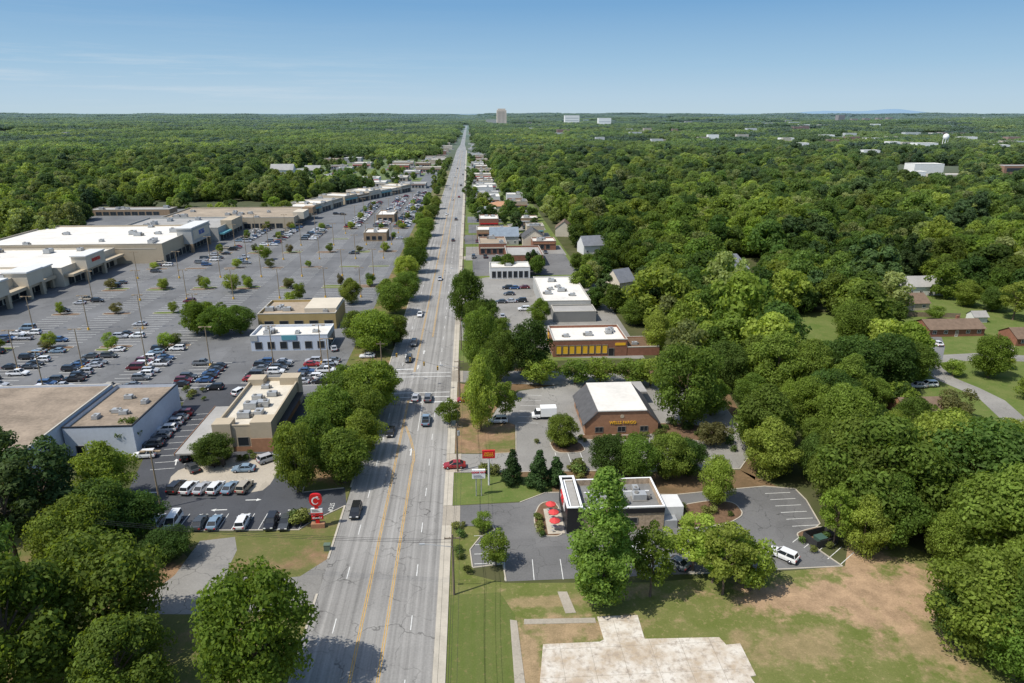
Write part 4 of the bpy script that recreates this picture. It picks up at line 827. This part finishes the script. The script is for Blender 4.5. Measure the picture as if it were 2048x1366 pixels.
# ------------------------------------------------------------------ cars
def loft(q,st,w,mi=0):
    n0=len(q.v); k=8
    for (y,zb,zt,wf) in st:
        a=w*wf; m=zb+(zt-zb)*.62
        q.v+=[(-a*.9,y,zb),(-a,y,zb+.12),(-a,y,m),(-a*.9,y,zt),(a*.9,y,zt),(a,y,m),(a,y,zb+.12),(a*.9,y,zb)]
    for i in range(len(st)-1):
        for j in range(k):
            l=(j+1)%k; q.f.append((n0+i*k+j,n0+i*k+l,n0+(i+1)*k+l,n0+(i+1)*k+j)); q.m.append(mi)
    q.f.append(tuple(n0+j for j in range(k))[::-1]); q.m.append(mi); e=n0+(len(st)-1)*k; q.f.append(tuple(e+j for j in range(k))); q.m.append(mi)
SPEC={'sedan':dict(w=.92,st=[(-2.35,.42,.78,.86),(-2.25,.3,.98,.95),(-1.6,.27,1.02,1),(.95,.27,.98,1),(1.85,.28,.86,.96),(2.25,.3,.72,.88),(2.35,.42,.6,.8)],gb=(-1.95,1.05,.98),gt=(-1.15,.2,1.44),wy=(-1.4,1.42),wr=.33),
'suv':dict(w=.97,st=[(-2.35,.45,1.0,.9),(-2.28,.34,1.1,.97),(-1.6,.32,1.12,1),(.95,.32,1.12,1),(1.8,.33,1.02,.97),(2.25,.36,.88,.9),(2.35,.5,.72,.84)],gb=(-2.2,1.15,1.1),gt=(-1.9,.4,1.7),wy=(-1.4,1.42),wr=.37),
'pickup':dict(w=1.0,st=[(-2.85,.5,.98,.93),(-2.8,.4,1.12,.98),(-.7,.4,1.14,1),(1.25,.4,1.16,1),(2.3,.42,1.08,.97),(2.7,.45,.95,.92),(2.8,.55,.8,.86)],gb=(-.75,1.45,1.13),gt=(-.55,.7,1.82),wy=(-1.75,1.75),wr=.4),
'van':dict(w=1.0,st=[(-2.5,.45,1.1,.95),(-2.45,.35,1.2,1),(-1.6,.33,1.2,1),(1.4,.33,1.2,1),(2.1,.35,1.05,.97),(2.45,.4,.9,.9),(2.5,.5,.75,.86)],gb=(-2.42,1.75,1.18),gt=(-2.3,.95,2.0),wy=(-1.5,1.55),wr=.37)}
def carparts(kind):
    s=SPEC[kind]; w=s['w']; out={}
    q=MB(); loft(q,s['st'],w); gb,gt=s['gb'],s['gt']; a,b_=w*.86,w*.7
    q.box(-b_-.03,b_+.03,gt[0]-.05,gt[1]+.05,gt[2],gt[2]+.05,0)
    for sx in (-1,1):
        for (yb,yt) in ((gb[0],gt[0]),(gb[1],gt[1]),((gb[0]+gb[1])/2-.1,(gt[0]+gt[1])/2-.05)): q.tube((sx*a,yb,gb[2]-.02),(sx*b_,yt,gt[2]+.02),.055,.045,5,0)
        q.box(sx*(w+.09)-.09,sx*(w+.09)+.09,gb[1]-.5,gb[1]-.36,gb[2]-.02,gb[2]+.14,0)
    if kind=='pickup': q.box(-.82,.82,-2.65,-.85,1.142,1.16,1)
    q.box(-w*.5,w*.5,s['st'][-1][0]-.06,s['st'][-1][0]+.03,.5,.66,1); q.box(-w*.9,w*.9,s['st'][0][0]-.05,s['st'][0][0]+.05,.45,.6,1)
    out['body']=(q,[PAINT,BLACKU])
    g=MB(); g.frustum((-a,a,gb[0],gb[1]),(-b_,b_,gt[0],gt[1]),gb[2]-.03,gt[2]); out['window']=(g,[GLASS])
    wh=MB(); r=s['wr']; wh.tube((-.12,0,0),(.12,0,0),r,r,14,0); wh.tube((-.13,0,0),(.13,0,0),r*.6,r*.6,10,1); out['wheel']=(wh,[TYRE,RIM])
    h=MB(); h.box(-.2,.2,-.08,.05,-.08,.08); out['headlight']=(h,[LAMPW]); t=MB(); t.box(-.16,.16,-.05,.08,-.14,.14); out['tail_light']=(t,[LAMPR])
    return out
CPM={}; CONE={}
for k in SPEC:
    pr=carparts(k); s=SPEC[k]; CPM[k]={n:q.mesh(n,m_,n=='wheel') for n,(q,m_) in pr.items()}
    one=MB(); ms=[PAINT,BLACKU,GLASS,TYRE,RIM,LAMPW,LAMPR]
    def add(q,off,mp):
        n=len(one.v); one.v+=[(a+off[0],b+off[1],c+off[2]) for a,b,c in q.v]; one.f+=[tuple(i+n for i in f) for f in q.f]; one.m+=[mp[m] for m in q.m]
    add(pr['body'][0],(0,0,0),[0,1]); add(pr['window'][0],(0,0,0),[2])
    for sx in (-1,1):
        for wy in s['wy']: add(pr['wheel'][0],(sx*(s['w']-.08),wy,s['wr']),[3,4])
        add(pr['headlight'][0],(sx*s['w']*.62,s['st'][-2][0]+.05,s['st'][-2][2]-.08),[5]); add(pr['tail_light'][0],(sx*s['w']*.75,s['st'][0][0]-.0,s['st'][0][2]-.12),[6])
    CONE[k]=(one,ms); 
CMESH={k:CONE[k][0].mesh('car_body',CONE[k][1]) for k in SPEC}
COLR={'white':(.75,.75,.74),'silver':(.42,.43,.45),'grey':(.16,.17,.18),'black':(.02,.02,.022),'red':(.3,.02,.02),'blue':(.04,.09,.2),'pale blue':(.2,.28,.36),'dark grey':(.06,.065,.07),'beige':(.4,.35,.27),'maroon':(.12,.015,.02)}
CW=['white']*8+['silver']*5+['grey']*4+['black']*5+['red']*2+['blue']*2+['dark grey']*4+['beige','maroon','pale blue']
KN={'sedan':'saloon car','suv':'sport utility vehicle','pickup':'pickup truck','van':'van'}
NC=0
def car(x,y,rz,kind=None,col=None,near=False,where='parked in the shopping centre lot',name='parked_car'):
    global NC; NC+=1
    kind=kind or R.choices(('sedan','suv','pickup','van'),(5,5,1,.6))[0]; col=col or R.choice(CW); lab='%s %s %s'%(col,KN[kind],where); cc=(*COLR[col],1)
    z=.03
    if not near:
        o=bpy.data.objects.new(name,CMESH[kind]); o.location=(x,y,z); o.rotation_euler=(0,0,rz); o.color=cc; link(o); tag(o,lab,'car',group='cars parked in the shopping centre lot'); return
    e=root(name,lab,'car' if kind not in('pickup','van') else kind,x,y,z,rz); s=SPEC[kind]; m_=CPM[kind]
    def p(n,loc=(0,0,0)):
        o=bpy.data.objects.new(n,m_[n]); o.location=loc; o.color=cc; link(o,e)
    p('body'); p('window')
    for sx in (-1,1):
        for wy in s['wy']: p('wheel',(sx*(s['w']-.08),wy,s['wr']))
        p('headlight',(sx*s['w']*.62,s['st'][-2][0]+.05,s['st'][-2][2]-.08)); p('tail_light',(sx*s['w']*.75,s['st'][0][0],s['st'][0][2]-.12))
pi=math.pi
def C_(px,py,rz,kind,col,where,name='parked_car'): x,y=G(px,py); car(x,y,rz,kind,col,True,where,name)
rd='driving on the main road'
for a in [(712,1028,pi,'suv','black'),(852,845,0,'pickup','pale blue'),(856,800,0,'suv','grey'),(831,799,0,'sedan','silver'),(781,868,pi,'sedan','black'),(840,632,pi,'sedan','white'),(828,690,pi,'suv','dark grey'),(818,722,pi,'suv','dark grey'),(906,482,0,'sedan','dark grey'),(880,560,pi,'sedan','silver'),(893,430,pi,'sedan','white'),(912,440,0,'suv','grey'),(905,400,0,'sedan','white'),(918,395,0,'sedan','red'),(900,378,pi,'sedan','silver'),(922,372,0,'suv','black'),(910,355,pi,'suv','white'),(926,350,0,'sedan','grey'),(915,338,pi,'sedan','dark grey'),(930,330,0,'sedan','white')]: C_(*a,rd,'car')
C_(909,935,pi/2+.05,'sedan','red','pulling out of a side drive','car')
for x,k,c in ((316,'suv','silver'),(347,'van','white'),(400,'sedan','dark grey'),(430,'sedan','pale blue'),(486,'suv','white'),(543,'suv','black'),(571,'sedan','dark grey')): C_(x,1050,pi*(x%2)+.02,k,c,'parked by the restaurant lot kerb')
for x,y,k,c in ((354,979,'suv','black'),(380,981,'suv','white'),(405,981,'sedan','silver'),(433,981,'suv','white'),(461,980,'sedan','pale blue'),(490,979,'suv','beige')): C_(x,y,-.15,k,c,'queued at the drive-through')
for a in [(385,940,.7,'sedan','dark grey'),(488,942,pi/2,'sedan','pale blue'),(538,922,-.9,'suv','silver'),(375,916,.1,'suv','black')]: C_(*a,'moving through the restaurant drive')
for i,(x,y,c) in enumerate(((290,915,'white'),(306,893,'dark grey'),(322,876,'grey'),(334,863,'white'),(347,850,'silver'),(358,840,'grey'),(366,832,'maroon'))): C_(x,y,pi/2+.1,R.choice(('sedan','suv')),c,'parked along the store wall')
for a in [(430,779,pi/2,'suv','black'),(480,788,-.4,'suv','white'),(628,758,pi/2,'suv','white'),(735,715,pi/2,'sedan','white'),(668,700,.3,'sedan','silver')]: C_(*a,'driving through the parking lot')
for a in [(996,845,pi/2,'suv','white'),(932,803,pi/2,'sedan','red')]: C_(*a,'parked beside the bank lot')
for a in [(1566,1116,.75,'suv','white'),(1400,1118,.7,'sedan','white'),(1350,1130,.7,'sedan','grey')]: C_(*a,'parked in the burger restaurant lot')
for a in [(1002,606,pi/2,'sedan','dark grey'),(1020,605,pi/2,'sedan','silver'),(1042,604,pi/2,'suv','black'),(1018,590,pi/2,'sedan','dark grey'),(1048,577,pi/2,'sedan','maroon'),(1028,578,pi/2,'sedan','blue'),(1048,621,pi/2,'suv','white'),(1015,578,pi/2,'suv','black'),(1005,635,0,'sedan','silver')]: C_(*a,'parked by low roadside shops')
for a in [(1856,773,pi/2,'suv','white'),(1834,775,pi/2,'sedan','silver'),(2017,680,.6,'pickup','white'),(1873,690,0,'sedan','white')]: C_(*a,'parked beside a residential street')
def boxtruck(px,py,rz,L_,label):
    x,y=G(px,py); e=root('box_truck',label,'truck',x,y,.03,rz); q=MB(); q.box(-1.15,1.15,-L_/2,L_/2-2,.8,3.0); q.make('cargo_box',[WSIGN],e)
    q=MB(); loft(q,[(L_/2-1.9,.5,1.5,1),(L_/2-.6,.5,1.4,1),(L_/2+.1,.5,1.1,.92)],1.05); q.frustum((-1.0,1.0,L_/2-1.95,L_/2-.5),(-.85,.85,L_/2-1.9,L_/2-1.0),1.4,2.3,1,0); q.make('cab',[WSIGN,GLASS],e)
    q=MB(); q.box(-.9,.9,-L_/2,L_/2-1.9,.5,.79); q.make('chassis',[BLACKU],e)
    for sx in (-1,1):
        for wy in (-L_/2+1.3,L_/2-1.0): o=bpy.data.objects.new('wheel',CPM['pickup']['wheel']); o.location=(sx*.95,wy,.42); link(o,e)
boxtruck(1088,836,pi/2,5.8,'small white box truck parked at the bank'); boxtruck(1283,1128,.75,7,'white box truck parked under trees')
CARS.sort(key=lambda c:math.hypot(c[0],c[1])); lim=max(0,297-NC)
for x,y,rz in CARS[:lim]: car(x,y,rz)
cm=[flat('far_paint_%s'%k.replace(' ','_'),v,.35) for k,v in COLR.items()]; keys=list(COLR)
fm=MB(); nsp=len(cm)
for x,y,rz in CARS[lim:]:
    kind=R.choice(('sedan','suv','suv')); one=CONE[kind][0]; ci=keys.index(R.choice(CW)); c,s=math.cos(rz),math.sin(rz); n=len(fm.v)
    fm.v+=[(x+a*c-b_*s,y+a*s+b_*c,z+.03) for a,b_,z in one.v]; fm.f+=[tuple(i+n for i in f) for f in one.f]; fm.m+=[ci if m_==0 else nsp+m_-1 for m_ in one.m]
tag(fm.make('parked_cars',cm+[BLACKU,GLASS,TYRE,RIM,LAMPW,LAMPR]),'distant packed rows of parked cars','cars','stuff')
# ------------------------------------------------------------------ street furniture
pm=MB(); pm.tube((0,0,.7),(0,0,12),.17,.12,8,0); 
pb=MB(); pb.tube((0,0,0),(0,0,.75),.36,.36,12,0); ph=MB(); ph.box(-1.3,1.3,-.06,.06,12,12.12); ph.box(-1.8,-.9,-.25,.25,11.85,12.08); ph.box(.9,1.8,-.25,.25,11.85,12.08)
PM,PB,PH=pm.mesh('pole',[TANP]),pb.mesh('base',[YELLOW]),ph.mesh('lamp_head',[TANP])
def lot_lamp(x,y):
    e=root('parking_lot_lamp','tall tan twin-head lamp on a yellow base','street lamp',x,y,.02,group='parking lot lamps')
    for n,m_ in (('pole',PM),('base',PB),('lamp_head',PH)): link(bpy.data.objects.new(n,m_),e)
for i,(X,y) in enumerate(lamps): 
    if y<600: lot_lamp(X,y)
for q in ((90,790),(322,1018),(660,760)): lot_lamp(*G(*q))
def upole(x,y,h=10.8,arm=False,tr=False,rz=0):
    e=root('utility_pole','weathered wooden utility pole with crossarm','utility pole',x,y,0,rz,group='utility poles'); q=MB(); q.tube((0,0,0),(0,0,h),.19,.13,8); q.make('pole',[WOOD],e)
    q=MB(); q.box(-1.2,1.2,-.07,.07,h-.75,h-.6)
    for i in (-1.1,-.4,.4,1.1): q.tube((i,0,h-.6),(i,0,h-.42),.05,.04,6)
    q.make('crossarm',[WOOD],e)
    if tr: q=MB(); q.tube((.35,.0,h-2.6),(.35,0,h-1.6),.28,.28,10); q.make('transformer',[METAL],e)
    if arm: q=MB(); q.tube((0,0,h-2.2),(-4.2,0,h-1.5),.05,.04,6); q.box(-4.9,-4.1,-.15,.15,h-1.62,h-1.45); q.make('lamp_arm',[METAL],e)
def wire(a,b,sag=1.,r=.022):
    q=MB(); A_,B_=Vector(a),Vector(b); pr=None
    for i in range(11):
        t=i/10; p=A_.lerp(B_,t); p.z-=sag*4*t*(1-t)
        if pr is not None: q.tube(pr,p,r,r,4,cap=False)
        pr=p.copy()
    tag(q.make('power_line',[DARKM]),'thin black overhead power line','cable',group='overhead power lines')
PX=-2.2; PY=[G(897,1190)[1]+k*38 for k in range(-1,20)]
for i,y in enumerate(PY): upole(PX,y,10.8,i==1 or i%3==0,i%2==0)
for a,c in zip(PY,PY[1:]):
    for x in (-1.1,.4,1.1): wire((PX+x,a,10.35),(PX+x,c,10.35))
    wire((PX,a,8),(PX,c,8),.7,.03)
lp=G(35,1135); upole(*lp,11,False,True,.3)
for dx in (-1,0,1): wire((PX,PY[1]+dx*.4,9.6),(lp[0],lp[1]+dx*.5,10.6),1.2)
wire((lp[0],lp[1],10.3),(-120,150,9),1.)
for x,y in ((-2.4,163.5),(-24.6,184)): upole(x,y,9)
wire((-2.4,163.5,7.6),(-24.6,184,7.6),.5,.03)
for t in (.25,.42,.6,.78):
    x=-2.4+t*-22.2; y=163.5+t*20.5; e=root('traffic_signal','yellow three-lens traffic signal hung on a wire','traffic light',x,y,5.9,group='hanging traffic signals'); q=MB(); q.box(-.2,.2,-.15,.15,0,1.1,0); q.make('housing',[YELLOW],e)
    q=MB()
    for z in (.2,.55,.9): q.tube((0,-.26,z),(0,-.151,z),.13,.13,10)
    q.make('lens',[BLACKU],e); q=MB(); q.tube((0,0,1.1),(0,0,1.4),.02,.02,5); q.make('hanger',[DARKM],e)
# signs
x,y=G(637,1054); e=root('restaurant_sign','tall red restaurant pole sign with white script emblem','sign',x,y); e.scale=(.92,.92,.97)
q=MB(); q.box(-1.3,1.3,-.5,.5,0,.9); q.make('base',[BRICK2],e); q=MB(); q.box(-.35,.35,-.2,.2,.9,4.6); q.make('post',[REDS],e)
q=MB(); pts_=[]; 
for i in range(36):
    a=2*pi*i/36; c,s=math.cos(a),math.sin(a); pts_.append((1.2*abs(c)**.75*(1 if c>0 else -1)*(1+.07*s),1.25*abs(s)**.75*(1 if s>0 else -1)+5.75))
q.poly([(a,-.25,b_) for a,b_ in pts_]); q.poly([(a,.25,b_) for a,b_ in pts_][::-1])
for i in range(36): j=(i+1)%36; q.poly([(pts_[j][0],-.25,pts_[j][1]),(pts_[i][0],-.25,pts_[i][1]),(pts_[i][0],.25,pts_[i][1]),(pts_[j][0],.25,pts_[j][1])])
q.make('sign_panel',[REDS],e)
q=MB(); pr=None
for i in range(34):
    t=i/33; a=math.radians(28+t*300); rx=.62*(1-.12*t); p=Vector((rx*math.cos(a)-.05,-.27,(.72-.12*t)*math.sin(a)+5.6)); wd=.05+.085*math.sin(math.pi*min(1,t*1.1))
    if pr: 
        (p0_,w0)=pr; d_=(p-p0_).normalized(); n_=Vector((-d_.z,0,d_.x)); q.poly([tuple(p0_-n_*w0),tuple(p-n_*wd),tuple(p+n_*wd),tuple(p0_+n_*w0)])
    pr=(p,wd)
for cx_,cz,rr_ in ((.28,6.42,.13),(.48,6.4,.11),(.1,6.38,.1)): q.tube((cx_,-.3,cz),(cx_,-.26,cz),rr_,rr_,10)
q.poly([(.56,-.275,6.12),(.86,-.275,6.0),(.58,-.275,5.94)]); q.make('emblem',[WSIGN],e)
q=MB(); q.box(-1.1,1.1,-.22,.22,3.1,3.95); q.make('message_board',[WSIGN],e); q=MB(); q.box(-1.15,1.15,-.24,.24,2.8,3.095); q.make('trim',[REDS],e); q=MB(); q.box(-1.1,1.1,-.2,.2,1.7,2.4); q.make('name_panel',[REDS],e)
lettering(text_mesh('Chick-fil-A',.42,WSIGN,.02,.005),e,(0,-.23,2.05))
for k in (3.3,3.5,3.7):
    q=MB(); q.box(-.9,.9-(k-3),-.235,-.22,k,k+.08); q.make('text_line',[DARKM],e)
x,y=G(978,970); e=root('bank_sign','red pole sign with yellow bank lettering','sign',x,y); q=MB(); q.tube((0,0,0),(0,0,6),.2,.2,10); q.make('post',[WHITE],e); q=MB(); q.box(-1.25,1.25,-.2,.2,6,7.7); q.make('sign_panel',[REDS],e); lettering(text_mesh('WELLS\nFARGO',.58,GOLD,.02,.0),e,(0,-.23,6.86))
x,y=G(958,992); e=root('restaurant_sign','white and red burger restaurant pole sign','sign',x,y)
for xx in (-.5,.5): q=MB(); q.tube((xx,0,0),(xx,0,3.9),.1,.1,8); q.make('post',[METAL],e)
q=MB(); q.box(-1.25,1.25,-.2,.2,4.75,5.75); q.make('sign_panel',[WSIGN],e); q=MB(); q.box(-1.25,1.25,-.2,.2,3.9,4.7); q.make('message_board',[WSIGN],e); lettering(text_mesh('COOK OUT',.5,REDS,.02,.02),e,(0,-.23,5.22))
for k in (4.05,4.3,4.5):
    q=MB(); q.box(-1,1-(k-4),-.215,-.2,k,k+.08); q.make('text_line',[DARKM],e)
a,c=G(1795,632),G(1920,636); q=MB(); n=40; V0=Vector(a); V1=Vector(c); e=root('fence','long weathered wooden fence behind houses','fence',a[0],a[1],rz=math.atan2(c[1]-a[1],c[0]-a[0])); Ln=(V1-V0).length
for i in range(n): q.box(i*Ln/n,(i+.92)*Ln/n,0,.04,0,1.7+.05*(i%2))
q.make('fence_board',[WOOD],e); q=MB(); q.box(0,Ln,.045,.1,.5,.6); q.box(0,Ln,.045,.1,1.3,1.4); q.make('rail',[WOOD],e)
x,y=G(655,1100); e=root('utility_cabinet','small green ground utility cabinet','utility box',x,y,.01); q=MB(); q.box(-.5,.5,-.4,.4,0,1.1); q.box(-.55,.55,-.45,.45,1.1,1.18); q.make('cabinet',[flat('cabinet_green',(.1,.14,.1),.6)],e)
tag(KB.make('kerb',[CONC]),'concrete kerb around the lots','kerb','structure'); tag(ISL.make('traffic_island',[MULCH,GRASS,CONC]),'kerbed mulch and grass islands in the lots','traffic island','structure')
# ------------------------------------------------------------------ light + sky
w=bpy.data.worlds.new('World'); sc.world=w; w.use_nodes=True; nt=w.node_tree; bg=nt.nodes['Background']; ST=.15
sk=nn(nt,'ShaderNodeTexSky',sky_type='NISHITA'); sk.sun_disc=False; EL=math.radians(57); AZ=math.atan2(-.914,-.407); sk.sun_elevation=EL; sk.sun_rotation=AZ; sk.altitude=200; sk.air_density=1.2; sk.dust_density=1.5; sk.ozone_density=1.2
tc=nn(nt,'ShaderNodeTexCoord'); sx=nn(nt,'ShaderNodeSeparateXYZ'); L(nt,tc.outputs['Generated'],sx.inputs[0]); Z=sx.outputs[2]
cr=nn(nt,'ShaderNodeValToRGB'); L(nt,ramp(nt,Z,0,.3),cr.inputs[0]); els=cr.color_ramp.elements
stops=[(0,(.51,.66,.76)),(.07,(.46,.63,.775)),(.2,(.335,.54,.74)),(.45,(.175,.38,.65)),(1,(.11,.29,.57))]
els[0].position=0; els[0].color=(*stops[0][1],1); els[1].position=1; els[1].color=(*stops[-1][1],1)
for p_,c_ in stops[1:-1]: e_=els.new(p_); e_.color=(*c_,1)
n=nn(nt,'ShaderNodeVectorMath',operation='SCALE'); L(nt,cr.outputs[0],n.inputs[0]); n.inputs['Scale'].default_value=1/ST
base=mixc(nt,ramp(nt,Z,.2,.45,.95,0),sk.outputs[0],n.outputs[0])
nz=noi(nt,scaled(nt,tc.outputs['Generated'],(1.6,1.6,34)),2.3,10,.7)
f=math_(nt,'MULTIPLY',ramp(nt,nz,.48,.68),ramp(nt,sx.outputs[0],.1,-.4,.06,1)); f=math_(nt,'MULTIPLY',f,ramp(nt,Z,.0,.02)); f=math_(nt,'MULTIPLY',f,ramp(nt,Z,.085,.055,.14,1)); f=math_(nt,'MULTIPLY',f,.42)
L(nt,mixc(nt,f,base,(.68/ST,.75/ST,.81/ST)),bg.inputs[0]); bg.inputs[1].default_value=ST
sd=bpy.data.lights.new('sun','SUN'); sd.energy=4.7; sd.angle=math.radians(.5); sd.color=(1,.95,.86); so=link(bpy.data.objects.new('sun',sd))
v=Vector((-.914*math.cos(EL),-.407*math.cos(EL),math.sin(EL))); so.rotation_euler=v.to_track_quat('Z','Y').to_euler(); so.location=(0,0,200)
sc.view_settings.view_transform='Standard'; sc.view_settings.look='None'; sc.view_settings.exposure=0
